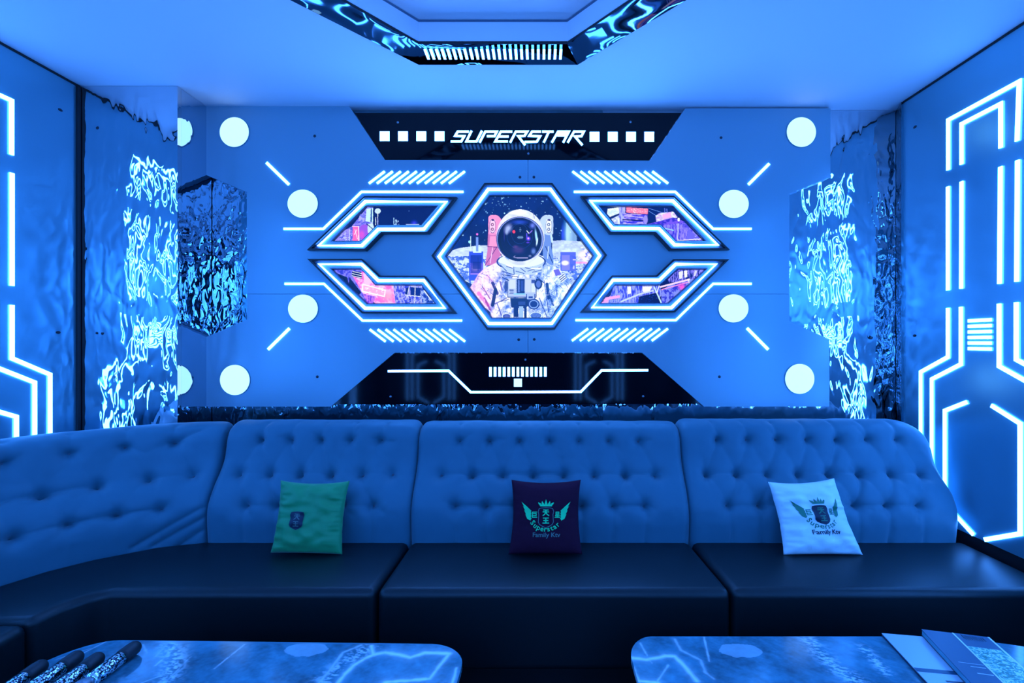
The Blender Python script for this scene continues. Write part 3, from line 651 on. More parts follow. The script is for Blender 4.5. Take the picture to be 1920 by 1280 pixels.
# ================================================================== CEILING BAND
cb = empty('ceiling_band', (-.22, 2.44, H-.012), 'mirror polished cut-corner steel band around the ceiling recess', 'ceiling trim')
for i in range(8):
    j = (i+1) % 8; a, b, q, p = OUT[i], OUT[j], INN[j], INN[i]
    # gently buckled sheet
    nx, ny = 60, 10; vs = []; fs = []
    for s_ in range(nx+1):
        for t_ in range(ny+1):
            u, v = s_/nx, t_/ny
            X = (a[0]*(1-u)+b[0]*u)*(1-v)+(p[0]*(1-u)+q[0]*u)*v; Y = (a[1]*(1-u)+b[1]*u)*(1-v)+(p[1]*(1-u)+q[1]*u)*v
            e = math.sin(PI*u)**.3*math.sin(PI*v)**.4 if 0 < u < 1 and 0 < v < 1 else 0
            vs.append((X, Y, H-.012+.006*e*mnoise.noise(Vector((X*4.2, Y*4.2, 3.3)))*1.4))
    for s_ in range(nx):
        for t_ in range(ny):
            k = s_*(ny+1)+t_; fs.append((k, k+1, k+ny+2, k+ny+1))
    mk('steel_sheet', vs, fs, M['chrome'], cb, smooth=True)
e = MB()
for P_ in (OUT, INN):
    n = 8; e.add([(u, v, H-.0125) for u, v in P_]+[(u, v, H+.002) for u, v in P_], [(i, (i+1) % n, n+(i+1) % n, n+i) for i in range(n)])
e.build('band_edge', M['frame_black'], cb)
for k in range(25):
    X = -.571+k*.0282
    MB().box((X-.0062, 2.385, H-.021), (X+.0062, 2.468, H-.018)).build('light_bar', M['neon_white'], cb)

# ================================================================== SOFA
PROF = [(.02, .44), (.008, .47), (.004, .515), (0, .549), (-.006, .62), (0, .687), (.022, .74), (.055, .795), (.098, .852), (.135, .914), (.150, .97), (.163, 1.027), (.19, 1.072), (.23, 1.096), (.275, 1.104), (.31, 1.096), (.335, 1.07), (.34, 1.02), (.34, .7), (.34, .30)]
def catmull(P_, n):
    out = []
    Q = [P_[0]]+list(P_)+[P_[-1]]
    for i in range(1, len(Q)-2):
        for k in range(n):
            t = k/n; a, b, c_, d = [np.array(Q[i+j]) for j in (-1, 0, 1, 2)]
            out.append(.5*((2*b)+(-a+c_)*t+(2*a-5*b+4*c_-d)*t*t+(-a+3*b-3*c_+d)*t**3))
    out.append(np.array(Q[-2])); return np.array(out)
def resample(P_, step):
    d = np.r_[0, np.cumsum(np.hypot(*np.diff(P_, axis=0).T))]; n = max(2, int(d[-1]/step)); s = np.linspace(0, d[-1], n+1)
    return np.stack([np.interp(s, d, P_[:, 0]), np.interp(s, d, P_[:, 1])], 1), s
PR, PS = resample(catmull(PROF, 8), .0075)
pn = np.gradient(PR, axis=0); pn /= np.hypot(pn[:, 0], pn[:, 1])[:, None]
pn = np.stack([-pn[:, 1], pn[:, 0]], 1)         # front normal: towards -d
def v_at(z):
    k = np.argmin(np.abs(PR[:len(PR)//2, 1]-z)); return PS[k]
VROW = [v_at(1.012), v_at(.852), v_at(.708)]
VTOP, VBOT = v_at(1.09), v_at(.5)
def seg_d(U, V, a, b):
    dx, dy = b[0]-a[0], b[1]-a[1]; L_ = dx*dx+dy*dy+1e-9
    t = np.clip(((U-a[0])*dx+(V-a[1])*dy)/L_, 0, 1); return np.hypot(U-a[0]-t*dx, V-a[1]-t*dy), t
def backrest(parent, path, rows, style, round_end=0, seed=0, zs=1.0, open_end=False, thin=1.0):
    """path: array of (x,y) of the front foot of the back, outward normal to its left; rows: list of three lists of arc positions"""
    rs = np.random.RandomState(seed)
    PA, AS = resample(path, .0075); tn = np.gradient(PA, axis=0); tn /= np.hypot(tn[:, 0], tn[:, 1])[:, None]
    nrm = np.stack([-tn[:, 1], tn[:, 0]], 1); Ltot = AS[-1]
    U, V = np.meshgrid(AS, PS, indexing='ij')
    btn = [(u, VROW[k]) for k in range(3) for u in rows[k]]
    D = np.zeros_like(U)
    for (u, v) in btn:
        r = np.hypot(U-u, V-v); D -= .022*np.exp(-(r/.018)**1.2)+.019*np.exp(-(r/.05)**2)
    def crease(a, b, dep, wd=.0055):
        dep *= 1.7
        d, t = seg_d(U, V, a, b); f_ = .55+.45*np.cos((t-.5)*2*PI)*-1
        bend = .006*np.sin(t*PI*2+rs.uniform(0, 6)); return -dep*np.exp(-(np.abs(d+bend*0)/wd))*(1.0-.35*np.sin(t*PI))-dep*.8*np.exp(-(d/.02)**2)
    for k in range(2):
        for u in rows[k]:
            for u2 in rows[k+1]:
                if abs(u2-u) < .13:
                    wgt = style[0] if u2 > u else style[1]
                    if rs.rand() < .85: D += crease((u, VROW[k]), (u2, VROW[k+1]), .0042*wgt*rs.uniform(.5, 1.3))
    for k in (1, 2):
        us = sorted(rows[k])
        for a, b in zip(us, us[1:]):
            if b-a < .26 and rs.rand() < .9: D += crease((a, VROW[k]), (b, VROW[k]), .0055*style[2]*rs.uniform(.5, 1.3))
    for u in rows[2]:
        D += crease((u, VROW[2]), (u+rs.uniform(-.01, .01), VBOT+.01), .0038*rs.uniform(.5, 1.2)*style[3])
    for u in rows[0]:
        D += crease((u, VROW[0]), (u+.02*style[4], VTOP+.02), .0034*rs.uniform(.6, 1.2))
    for _ in range(int(26*Ltot)):      # loose pulls in the cloth running out of the buttons
        u, v = btn[rs.randint(len(btn))]; q = rs.uniform(0, 2*PI); l_ = rs.uniform(.03, .09)
        D += crease((u, v), (u+l_*math.cos(q), v+l_*math.sin(q)), .0018, .004)
    if style[5]:
        for (a, b) in style[5]: D += crease(a, b, .006, .005)
    D += .004*(vnoise(U, V, .11, seed+2)-.5)+.0015*(vnoise(U, V, .03, seed+5)-.5)
    fade = np.clip((PS[-1]-V-.35)/.1, 0, 1); D *= fade
    # soft ends of the section
    for e0 in ([U] if True else [])+([Ltot-U] if not open_end else []):
        D -= .028*np.exp(-(e0/.016)**1.2)*np.clip(fade+.2, 0, 1)
    Z = PR[:, 1][None, :]*np.ones_like(U); Dd = PR[:, 0][None, :]*np.ones_like(U)
    Dd = np.where(Dd > .1, .1+(Dd-.1)*(thin-.02 if thin < 1 else 1), Dd); NX = pn[:, 0][None, :]; NZ = pn[:, 1][None, :]
    Dd = Dd + D*(NX); Z = Z + D*(NZ)
    z_top = .6; Z = np.where(Z > z_top, z_top+(Z-z_top)*zs, Z)
    if round_end:
        q = np.clip((U-(Ltot-round_end))/round_end, 0, 1); drop = round_end*(1-np.sqrt(np.maximum(0, 1-q*q)))*.62
        Z = np.where(Z > .75, Z-drop*np.clip((Z-.75)/.3, 0, 1), Z)
    X = PA[:, 0][:, None]+nrm[:, 0][:, None]*Dd; Y = PA[:, 1][:, None]+nrm[:, 1][:, None]*Dd
    nu, nv = U.shape; vs = np.stack([X, Y, Z], -1).reshape(-1, 3)
    fs = [(i*nv+j, (i+1)*nv+j, (i+1)*nv+j+1, i*nv+j+1) for i in range(nu-1) for j in range(nv-1)]
    fs += [tuple(range(nv)), tuple(range((nu-1)*nv, nu*nv))[::-1], tuple([i*nv for i in range(nu)])[::-1], tuple([i*nv+nv-1 for i in range(nu)])]
    bk = mk('backrest', [Vector(v) for v in vs], fs, M['sofa_fabric'], parent, smooth=True)
    G = np.stack([X, Y, Z], -1)
    for (u, v) in btn:
        i = int(np.argmin(np.abs(AS-u))); j = int(np.argmin(np.abs(PS-v))); p = Vector(G[i, j])
        o_ = Vector((-nrm[i, 0]*1, -nrm[i, 1]*1, .25)).normalized()
        bm = bmesh.new(); bmesh.ops.create_icosphere(bm, subdivisions=2, radius=.009)
        rot = o_.to_track_quat('Z', 'Y').to_matrix()
        vv = [p+o_*.004+rot @ Vector((q.co.x, q.co.y, q.co.z*.5)) for q in bm.verts]; ff = [tuple(x.index for x in f_.verts) for f_ in bm.faces]; bm.free()
        mk('button', vv, ff, M['sofa_button'], bk, smooth=True)
    return bk
def slab(poly, z0, z1, name, m, parent, bv=.03, crown=0):
    o_ = MB().poly(poly, lambda a, b, h: Vector((a, b, h)), z0, z1).build(name, M[m], parent)
    return bevel(o_, bv, 5)
X1, X2, X3, X4, YJ = -1.745, -.676, .785, 2.19, 2.49
YF = 2.015
def section(xa, xb, label, rows, style, seed, round_end=0, zs=1.0, xsa=None, xsb=None, seat_poly=None):
    r = empty('sofa_section', ((xa+xb)/2, 2.3, 0), label, 'sofa section')
    path = np.array([(xa+.003, YJ), (xb-.003, YJ)])
    backrest(r, path, [[u-xa for u in rr] for rr in rows], style, round_end, seed, zs)
    sa = xa if xsa is None else xsa; sb = xb if xsb is None else xsb
    slab(seat_poly or [(xa+.004, 2.52), (sa+.004, YF), (sb-.004, YF), (xb+(.03 if round_end else 0)-.004, 2.52)], .17, SEAT, 'seat', 'seat_leather', r, .035)
    MB().box((sa+.03, YF+.12, 0), (sb-.03, 2.46, .164)).build('plinth', M['base_black'], r)
    return r
gr = lambda c0, n: [c0+(k-(n-1)/2)*.1667 for k in range(n)]
left_sofa = section(X1, X2, 'tufted blue corner sofa holding the green cushion, curved against the left wall', [gr(-1.225, 5), gr(-1.222, 6), gr(-1.215, 5)], (1.0, .35, .3, .6, 1, None), 1, zs=1.012, xsa=-1.80, xsb=-.69,
        seat_poly=[(X2-.004, 2.52), (-.694, YF), (-1.80, YF), (-1.86, 1.975), (-1.90, 1.90), (-1.915, 1.80), (-2.33, 1.80), (-2.33, 2.06), (-2.26, 2.2), (-2.15, 2.32), (-1.95, 2.46), (-1.75, 2.52)])
section(X2, X3, 'tufted blue centre sofa section with the dark purple cushion, black leather seat', [gr(.05, 7), gr(.045, 8), gr(.05, 7)], (.5, .35, .9, 1, 0, None), 2, zs=.998, xsa=-.69, xsb=.81)
section(X3, X4, 'tufted blue sofa section with the white cushion, ending at the right wall', [gr(1.49, 7), gr(1.487, 8), gr(1.49, 7)], (.45, 1.1, .6, 1.1, -1, None), 3, round_end=.20, zs=1.02, xsa=.81, xsb=2.222)
# corner section
r = left_sofa
path = catmull([(-2.318, 1.72), (-2.320, 1.90), (-2.305, 2.06), (-2.245, 2.19), (-2.150, 2.305), (-2.045, 2.39), (-1.93, 2.45), (-1.83, 2.482), (-1.750, YJ)], 12)
_, AS_ = resample(path, .0075); LT = AS_[-1]
rw = [[LT-.185-.165*k for k in range(5)], [LT-.10-.165*k for k in range(6)], [LT-.20-.165*k for k in range(5)]]
fold = [((LT-.01, VBOT+.14), (LT-.22, VBOT+.02)), ((LT-.01, VBOT+.20), (LT-.30, VBOT+.03)), ((LT-.02, VBOT+.07), (LT-.12, VBOT+.0)), ((LT-.185, VROW[0]), (LT-.09, VROW[0]+.07))]
backrest(r, path, rw, (.4, .3, 1.0, .4, .3, fold), 0, 5, 1.0, thin=.93)
MB().box((-2.30, 1.84, 0), (-2.0, 2.2, .164)).build('plinth', M['base_black'], r)
r = empty('sofa_section', (-2.12, 1.3, 0), 'black leather sofa seat along the left wall, nearest the photographer', 'sofa section')
slab([(-2.33, .8), (-1.90, .8), (-1.90, 1.79), (-2.33, 1.79)], .17, SEAT, 'seat', 'seat_leather', r, .035)
MB().box((-2.30, .85, 0), (-2.02, 1.75, .164)).build('plinth', M['base_black'], r)
backrest(r, np.array([(-2.318, .8), (-2.318, 1.715)]), [gr(.45, 5), gr(.45, 4), gr(.45, 5)], (.4, .3, .8, .6, 0, None), 0, 6, thin=.93)

# ================================================================== CUSHIONS
def hanzi(which):
    """strokes in a unit box, y down"""
    return {'tian': [[(.12, .12), (.88, .12)], [(.05, .42), (.95, .42)], [(.5, .12), (.48, .5), (.3, .8), (.06, .98)], [(.5, .46), (.68, .78), (.96, .98)]],
            'wang': [[(.1, .08), (.9, .08)], [(.16, .5), (.84, .5)], [(.04, .94), (.96, .94)], [(.5, .08), (.5, .94)]],
            'ju': [[(.95, .06), (.1, .06), (.1, .94), (.98, .94)], [(.1, .32), (.85, .32), (.85, .66), (.1, .66)]],
            'xing': [[(.2, .04), (.8, .04), (.8, .44), (.2, .44), (.2, .04)], [(.2, .24), (.8, .24)], [(.12, .62), (.9, .62)], [(.18, .8), (.84, .8)], [(.02, .98), (.98, .98)], [(.5, .44), (.5, .98)], [(.25, .5), (.1, .72)]]}[which]
_txt = {}
def text_mesh(s, size):
    k = (s, size)
    if k in _txt: return _txt[k]
    cu = bpy.data.curves.new('t', 'FONT'); cu.body = s; cu.size = size; cu.resolution_u = 3; cu.align_x = 'CENTER'; cu.offset = size*.018
    ob = bpy.data.objects.new('t', cu); COL.objects.link(ob)
    bpy.context.view_layer.update(); dg = bpy.context.evaluated_depsgraph_get()
    me = bpy.data.meshes.new_from_object(ob.evaluated_get(dg))
    v = [(p.co.x, -p.co.y) for p in me.vertices]; f_ = [tuple(p.vertices) for p in me.polygons]
    bpy.data.objects.remove(ob); bpy.data.curves.remove(cu); bpy.data.meshes.remove(me)
    _txt[k] = (v, f_); return v, f_
def stroke_polys(pts, wd):
    out = []
    for a, b in zip(pts, pts[1:]):
        d = Vector(b)-Vector(a)
        if d.length < 1e-6: continue
        d.normalize(); n_ = Vector((-d.y, d.x))*wd/2; a_ = Vector(a)-d*wd*.4; b_ = Vector(b)+d*wd*.4
        L_ = (b_-a_).length; k = max(1, int(L_/4))
        for i in range(k):
            p = a_+(b_-a_)*i/k; q = a_+(b_-a_)*(i+1)/k; out.append([p+n_, p-n_, q-n_, q+n_])
    return out
SHIELD = [(-12, -16.5), (-8, -17.5), (0, -18), (8, -17.5), (12, -16.5), (13.8, -11), (12.6, -5), (13, 2), (13.4, 8), (11, 12.5), (6, 15.5), (0, 18), (-6, 15.5), (-11, 12.5), (-13.4, 8), (-13, 2), (-12.6, -5), (-13.8, -11)]
def emblem(kind):
    """list of (layer, colour key, polygon) in emblem units (1 unit = 1 photo pixel), y down, centre of shield at 0,0"""
    out = []
    def chars(x0, y0, w_, h_, name, wd, col, ly):
        for s_ in hanzi(name):
            for p in stroke_polys([(x0+a*w_, y0+b*h_) for a, b in s_], wd): out.append((ly, col, p))
    if kind in ('full_light', 'full_solid', 'shield'):
        dark = 'navy'; ln = 'main'
        if kind == 'full_light':
            n_ = len(SHIELD)
            for i in range(n_):
                for p in stroke_polys([SHIELD[i], SHIELD[(i+1) % n_]], 1.1): out.append((1, 'line', p))
            chars(-5.5, -15, 11, 11.5, 'tian', 1.9, 'main', 1); chars(-5.5, 0, 11, 10.5, 'wang', 1.9, 'main', 1)
        else:
            for i in range(len(SHIELD)):
                a, b = Vector(SHIELD[i]), Vector(SHIELD[(i+1) % len(SHIELD)])
                for q in range(5): out.append((1, dark, [a*q/5, a*(q+1)/5, b*(q+1)/5, b*q/5] if q else [Vector((0, 0)), a/5, b/5]))
            cc = 'main' if kind == 'full_solid' else 'pale'
            chars(-5.5, -14, 11, 11.5, 'tian', 1.7, cc, 2); chars(-5.5, 1, 11, 10, 'wang', 1.7, cc, 2)
    if kind != 'shield':
        # crown
        out.append((1, 'main', [Vector(p) for p in ((-11.5, -24), (11.5, -24), (10.5, -20.5), (-10.5, -20.5))]))
        for (bx, tx, ty, w_) in ((-9, -14, -28.5, 5), (-4.5, -7, -31, 4.6), (0, 0, -34.5, 5.4), (4.5, 7, -31, 4.6), (9, 14, -28.5, 5)):
            out.append((1, 'main', [Vector((bx-w_/2, -22.5)), Vector((bx+(tx-bx)*.6-w_*.42, -26.5)), Vector((tx, ty)), Vector((bx+(tx-bx)*.6+w_*.42, -26.5)), Vector((bx+w_/2, -22.5))]))
        # wings: five feathers each
        for sg_ in (-1, 1):
            for k in range(4):
                a = Vector((sg_*(28-.3*k), -10.5+k*4.6)); b = Vector((sg_*(46-k*2.6), -29+k*7.6)); mid = (a+b)/2+Vector((0, 1.4))
                d = (b-a).normalized(); n_ = Vector((-d.y, d.x))*2.3
                out.append((1, 'main', [a+n_, a-n_, mid-n_*1.15, b, mid+n_*1.15]))
            out.append((1, 'main', [Vector((sg_*27.4, -14)), Vector((sg_*30, -10)), Vector((sg_*29.6, 2)), Vector((sg_*28, 6)), Vector((sg_*27, -2))]))
        chars(-25.5, -10.5, 9.5, 10.5, 'ju', 1.6, 'dark', 1); chars(16, -10.5, 9.5, 10.5, 'xing', 1.3, 'main', 1)
        # arc text
        word = 'Superstar'; ang = [53, 38.5, 25, 12.5, 1.5, -9, -20.5, -32, -45]; R_ = 33.5; cy = -8.6
        for ch, a in zip(word, ang):
            v, f_ = text_mesh(ch, 13); q = math.radians(a)
            ox, oy = -R_*math.sin(q), cy+R_*math.cos(q)
            cs, sn = math.cos(q), math.sin(q); vv = [Vector((ox+x*cs-(y+0)*sn*1.0, oy+x*sn+y*cs)) for x, y in v]
            for fc in f_: out.append((1, 'dark', [vv[i] for i in fc]))
        v, f_ = text_mesh('Family Ktv', 11.5)
        for fc in f_: out.append((1, 'text', [Vector((v[i][0]+1, v[i][1]+34.5)) for i in fc]))
    return out
def refine(pl, lim):
    out = []; st = [[pl[0], pl[i], pl[i+1]] for i in range(1, len(pl)-1)] if max((Vector(a)-Vector(b)).length for a in pl for b in pl) > lim else None
    if st is None: return [pl]
    while st:
        t3 = st.pop(); L_ = [(t3[i]-t3[(i+1) % 3]).length for i in range(3)]; k = L_.index(max(L_))
        if L_[k] <= lim: out.append(t3); continue
        a, b, c_ = t3[k], t3[(k+1) % 3], t3[(k+2) % 3]; m_ = (a+b)/2; st += [[a, m_, c_], [m_, b, c_]]
    return out
def cushion(corners, label, m, emb, ec, es, cols, seed, thick=.055, wr=.004):
    TL, TR, BR, BL = [Vector(c_) for c_ in corners]
    nrm = ((TR-TL).cross(TL-BL)); nrm.normalize()
    if nrm.y > 0: nrm = -nrm
    base = (BL+BR)/2
    r = empty('throw_cushion', base, label, 'cushion', 'throw cushions on the sofa')
    def S_(u, v, side):
        a, b = 2*u-1, 2*v-1
        du = .05*(1-b*b)*a; dv = .05*(1-a*a)*b
        uu = u-du*.9*abs(a); vv = v-dv*.9*abs(b) if v < .5 else v-dv*.2*abs(b)
        p = TL*(1-uu)*(1-vv)+TR*uu*(1-vv)+BR*uu*vv+BL*(1-uu)*vv
        e_ = max(0, (1-a**4))*max(0, (1-b**4)); h_ = thick*(e_**.55)
        edge = max(abs(a), abs(b))
        w_ = wr*mnoise.noise(Vector((u*6+seed, v*9, seed*3.1)))+wr*1.6*mnoise.noise(Vector((u*4+seed, v*22, 5)))*max(0, abs(a)-.45)
        return p+nrm*side*(h_+w_*min(1, e_*3))
    n_ = 56; vs = []; fs = []
    for sd in (1, -1):
        o0 = len(vs)
        for j in range(n_+1):
            for i in range(n_+1): vs.append(S_(i/n_, j/n_, sd))
        for j in range(n_):
            for i in range(n_):
                k = o0+j*(n_+1)+i; q = (k, k+n_+1, k+n_+2, k+1); fs.append(q if sd > 0 else q[::-1])
    mb = MB(); mb.v = vs; mb.f = fs
    me_o = mk('cover', vs, fs, M[m], r, smooth=True)
    bm = bmesh.new(); bm.from_mesh(me_o.data); bmesh.ops.remove_doubles(bm, verts=bm.verts, dist=.0004); bmesh.ops.recalc_face_normals(bm, faces=bm.faces); bm.to_mesh(me_o.data); bm.free()
    groups = {}
    for ly, ck, pl in emblem(emb):
        for t3 in refine(pl, 3.5 if len(pl) < 40 else 99): groups.setdefault(ck, []).append((ly, t3))
    V_, F_, FM = [], [], []; keys = list(groups); ms = [M[cols[k]] for k in keys]
    for ki, k in enumerate(keys):
        for ly, pl in groups[k]:
            n0 = len(V_)
            for p in pl:
                u = ec[0]+p.x*es*(ec[2] if p.x < 0 else ec[3])/128; v = ec[1]+p.y*es/136
                V_.append(S_(u, v, 1)+nrm*(.0016+.0008*ly))
            F_.append(tuple(range(n0, n0+len(pl)))); FM.append(ki)
    mk('print', V_, F_, ms, r, fm=FM)
    return r
YT, YBm = 2.465, 2.352
cushion([W(526, 900, YT), W(656, 901, YT), W(642, 1039, YBm), W(507, 1036, YBm)], 'green throw cushion with a small dark shield print', 'cushion_green', 'shield', (.37, .56, 1, 1), .95,
        {'navy': 'print_navy', 'pale': 'print_lilac'}, 1.3, .052, .012)
cushion([W(959, 899, YT), W(1089, 899, YT), W(1092, 1039, YBm), W(953, 1039, YBm)], 'dark purple throw cushion with a teal winged crest print', 'cushion_purple', 'full_light', (.5, .515, 1, 1), 1.0,
        {'main': 'print_teal', 'dark': 'print_teal', 'line': 'print_lilac', 'text': 'print_lilac'}, 4.7, .052, .003)
cushion([W(1440, 903, YT), W(1564, 896, YT), W(1618, 1040, YBm), W(1469, 1040, YBm)], 'white throw cushion with a dark green winged crest print', 'cushion_white', 'full_solid', (.575, .475, 1.15, .80), .99,
        {'main': 'print_green', 'dark': 'print_green', 'text': 'print_navy', 'navy': 'print_navy'}, 8.2, .058, .013)

# ================================================================== TABLES
TZ = .50
TZW = lambda px, py: ((px-VX)*(CH-TZ)/(py-VY), F*(CH-TZ)/(py-VY))      # pixel of the slab drawing -> table plane
m = mat('marble', (.3, .35, .42), .14, spec=.4)
N, L, b = nodes(m); at = N.new('ShaderNodeVertexColor'); at.layer_name = 'veins'; L.new(at.outputs[0], b.inputs['Base Color'])
VEINS = [  # points, width in mm, strength
 ([(633, 1280), (648, 1262), (663, 1247), (684, 1234), (700, 1227), (696, 1211)], 9, 1), ([(700, 1227), (722, 1223), (744, 1226), (769, 1232), (797, 1223), (842, 1225)], 11, 1),
 ([(842, 1225), (825, 1247), (805, 1272), (720, 1279)], 8, .9), ([(677, 1209), (643, 1223), (622, 1251), (598, 1280)], 6, .6), ([(856, 1252), (848, 1280)], 5, .8),
 ([(292, 1247), (341, 1202)], 2.6, .5), ([(313, 1276), (357, 1231)], 2.6, .5), ([(402, 1253), (463, 1204)], 2.6, .5), ([(130, 1237), (200, 1202)], 2, .45), ([(105, 1236), (170, 1215)], 2, .3),
 ([(265, 1280), (310, 1263)], 2.4, .5), ([(330, 1208), (350, 1225), (346, 1250), (330, 1262)], 5, .35), ([(268, 1208), (276, 1224)], 3, .4), ([(292, 1230), (312, 1208)], 4, .3),
 ([(1186, 1233), (1212, 1236), (1237, 1232), (1248, 1229), (1265, 1230), (1286, 1251), (1306, 1276)], 10, 1), ([(1265, 1198), (1277, 1219), (1314, 1237), (1322, 1260), (1338, 1272)], 6, .5),
 ([(1200, 1205), (1222, 1243)], 3, .6), ([(1320, 1194), (1330, 1239)], 3, .6), ([(1196, 1276), (1235, 1280)], 8, .9), ([(1233, 1276), (1253, 1247)], 4, .6), ([(1188, 1250), (1200, 1280)], 4, .6)]
BANDS = [([(1514, 1194), (1536, 1222), (1560, 1246), (1604, 1275)], 40), ([(690, 1215), (650, 1240), (610, 1275)], 45), ([(320, 1200), (330, 1240), (310, 1280)], 40), ([(1620, 1215), (1660, 1260)], 25)]
def marble_color(X, Y, seed):
    base = .22+.36*(fbm(X*1000, Y*1000, 160, seed)-.4)+.16*(fbm(X*1000+Y*700, Y*1000, 34, seed+4)-.5)+.14*(fbm(X*600+Y*1400, Y*900-X*1400, 22, seed+6)-.5)
    wob = (vnoise(X*1000, Y*1000, 14, seed)-.5)*.004
    A = np.zeros_like(X)
    def dist(pts):
        P_ = [TZW(*p) for p in pts]; D_ = np.full(X.shape, 9.)
        for a, b_ in zip(P_, P_[1:]): D_ = np.minimum(D_, seg_d(X, Y, a, b_)[0])
        return D_
    for pts, wd, st in VEINS: A = np.maximum(A, st*np.exp(-(np.maximum(0, dist(pts)+wob)/(wd*.0009))**2)); A = np.maximum(A, .22*st*np.exp(-(dist(pts)/(wd*.002))**2))
    for pts, wd in BANDS:
        g_ = np.exp(-(dist(pts)/(wd*.0008))**2); sp = np.clip((fbm(X*1000+Y*600, Y*1500, 12, seed+9)-.45)*5, 0, 1); A = np.maximum(A, g_*sp*.75)
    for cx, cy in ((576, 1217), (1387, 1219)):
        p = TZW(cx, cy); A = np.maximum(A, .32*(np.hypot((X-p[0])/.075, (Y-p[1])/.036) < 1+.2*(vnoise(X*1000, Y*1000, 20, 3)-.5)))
    # veins elsewhere on the slab
    q = np.abs(fbm(X*1000, Y*1000, 260, seed+20)-.5); A = np.maximum(A, np.where(Y < 1.42, .8*np.exp(-(q/.006)**2), 0))
    A = A[..., None]; c0 = base[..., None]*np.array((.25, .86, 1.08)); return np.clip(c0*(1-A)+A*np.array((.85, .97, 1.0)), 0, 1)
def tabletop(pl, parent, seed):
    ys = np.array([p[1] for p in pl]); lo, hi = ys.min(), ys.max()
    rows_ = np.r_[np.linspace(lo, 1.42, 60), np.linspace(1.42, hi-.0008, 150)[1:]]
    def span(y):
        xs = []
        for i in range(len(pl)):
            (xa, ya), (xb, yb) = pl[i], pl[(i+1) % len(pl)]
            if (ya-y)*(yb-y) <= 0 and ya != yb: xs.append(xa+(xb-xa)*(y-ya)/(yb-ya))
        return min(xs), max(xs)
    rows_[0] += .0008; NXX = 420; sp = [span(y) for y in rows_]; t_ = np.linspace(0, 1, NXX+1)
    Xg = np.array([a+(b_-a)*t_ for a, b_ in sp]); Yg = np.repeat(rows_[:, None], NXX+1, 1); nr, nc = Xg.shape
    vs = [Vector((x, y, TZ)) for x, y in zip(Xg.ravel(), Yg.ravel())]
    fs = [(i*nc+j, i*nc+j+1, (i+1)*nc+j+1, (i+1)*nc+j) for i in range(nr-1) for j in range(nc-1)]
    loop = [j for j in range(nc)]+[i*nc+nc-1 for i in range(1, nr)]+[(nr-1)*nc+j for j in range(nc-2, -1, -1)]+[i*nc for i in range(nr-2, 0, -1)]
    cx, cy = Xg.mean(), Yg.mean(); n0 = len(vs); prev = loop; Xs = list(Xg.ravel()); Ys = list(Yg.ravel())
    for dz, k in ((-.0015, .0015), (-.02, .0015), (-.022, 0), (-.022, -.2)):
        cur = []
        for id_ in loop:
            v = vs[id_]; d = Vector((v.x-cx, v.y-cy)); l_ = d.length; d = d/l_
            cur.append(len(vs)); vs.append(Vector((v.x+d.x*k, v.y+d.y*k, TZ+dz))); Xs.append(v.x); Ys.append(v.y)
        for a in range(len(loop)):
            b_ = (a+1) % len(loop); fs.append((prev[a], cur[a], cur[b_], prev[b_]))
        prev = cur
    fs.append(tuple(prev)[::-1])
    o = mk('tabletop', vs, fs, M['marble'], parent)
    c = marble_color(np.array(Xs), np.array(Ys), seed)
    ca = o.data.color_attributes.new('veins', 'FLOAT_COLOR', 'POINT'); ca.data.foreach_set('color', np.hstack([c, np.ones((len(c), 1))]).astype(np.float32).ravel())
    return o
def rrect(x0, y0, x1, y1, rs, n=10):
    out = []
    for (cx, cy, sx, sy, (rx, ry)) in ((x1, y1, -1, -1, rs[0]), (x0, y1, 1, -1, rs[1]), (x0, y0, 1, 1, rs[2]), (x1, y0, -1, 1, rs[3])):
        ox, oy = cx+sx*rx, cy+sy*ry; a0 = {(-1, -1): 0, (1, -1): 90, (1, 1): 180, (-1, 1): 270}[(sx, sy)]
        for k in range(n+1):
            q = math.radians(a0+90*k/n); out.append((ox+rx*math.cos(q), oy+ry*math.sin(q)))
    return out
def table(poly, label, x0, x1, rot=0):
    cx = (x0+x1)/2
    r = empty('coffee_table', (cx, 1.3, 0), label, 'table', 'marble topped tables in front of the sofa')
    c_, s_ = math.cos(rot), math.sin(rot); pv = Vector((cx, 1.3))
    pl = [((a-pv.x)*c_-(b_-pv.y)*s_+pv.x, (a-pv.x)*s_+(b_-pv.y)*c_+pv.y) for a, b_ in poly]
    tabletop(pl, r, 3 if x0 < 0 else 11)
    ins = [(pv.x+(a-pv.x)*.8, pv.y+(b_-pv.y)*.72) for a, b_ in pl]
    MB().poly(ins, lambda a, b_, h: Vector((a, b_, h)), .06, TZ-.023).build('table_base', M['base_black'], r)
    MB().poly([(pv.x+(a-pv.x)*.74, pv.y+(b_-pv.y)*.62) for a, b_ in pl], lambda a, b_, h: Vector((a, b_, h)), 0, .06).build('plinth', M['base_black'], r)
    return r
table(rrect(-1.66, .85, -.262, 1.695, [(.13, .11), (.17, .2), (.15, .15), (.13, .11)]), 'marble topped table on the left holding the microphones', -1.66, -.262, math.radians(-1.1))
table(rrect(.308, .85, 1.90, 1.727, [(.62, .24), (.10, .13), (.12, .12), (.2, .2)]), 'marble topped table on the right holding the menus', .308, 1.90)

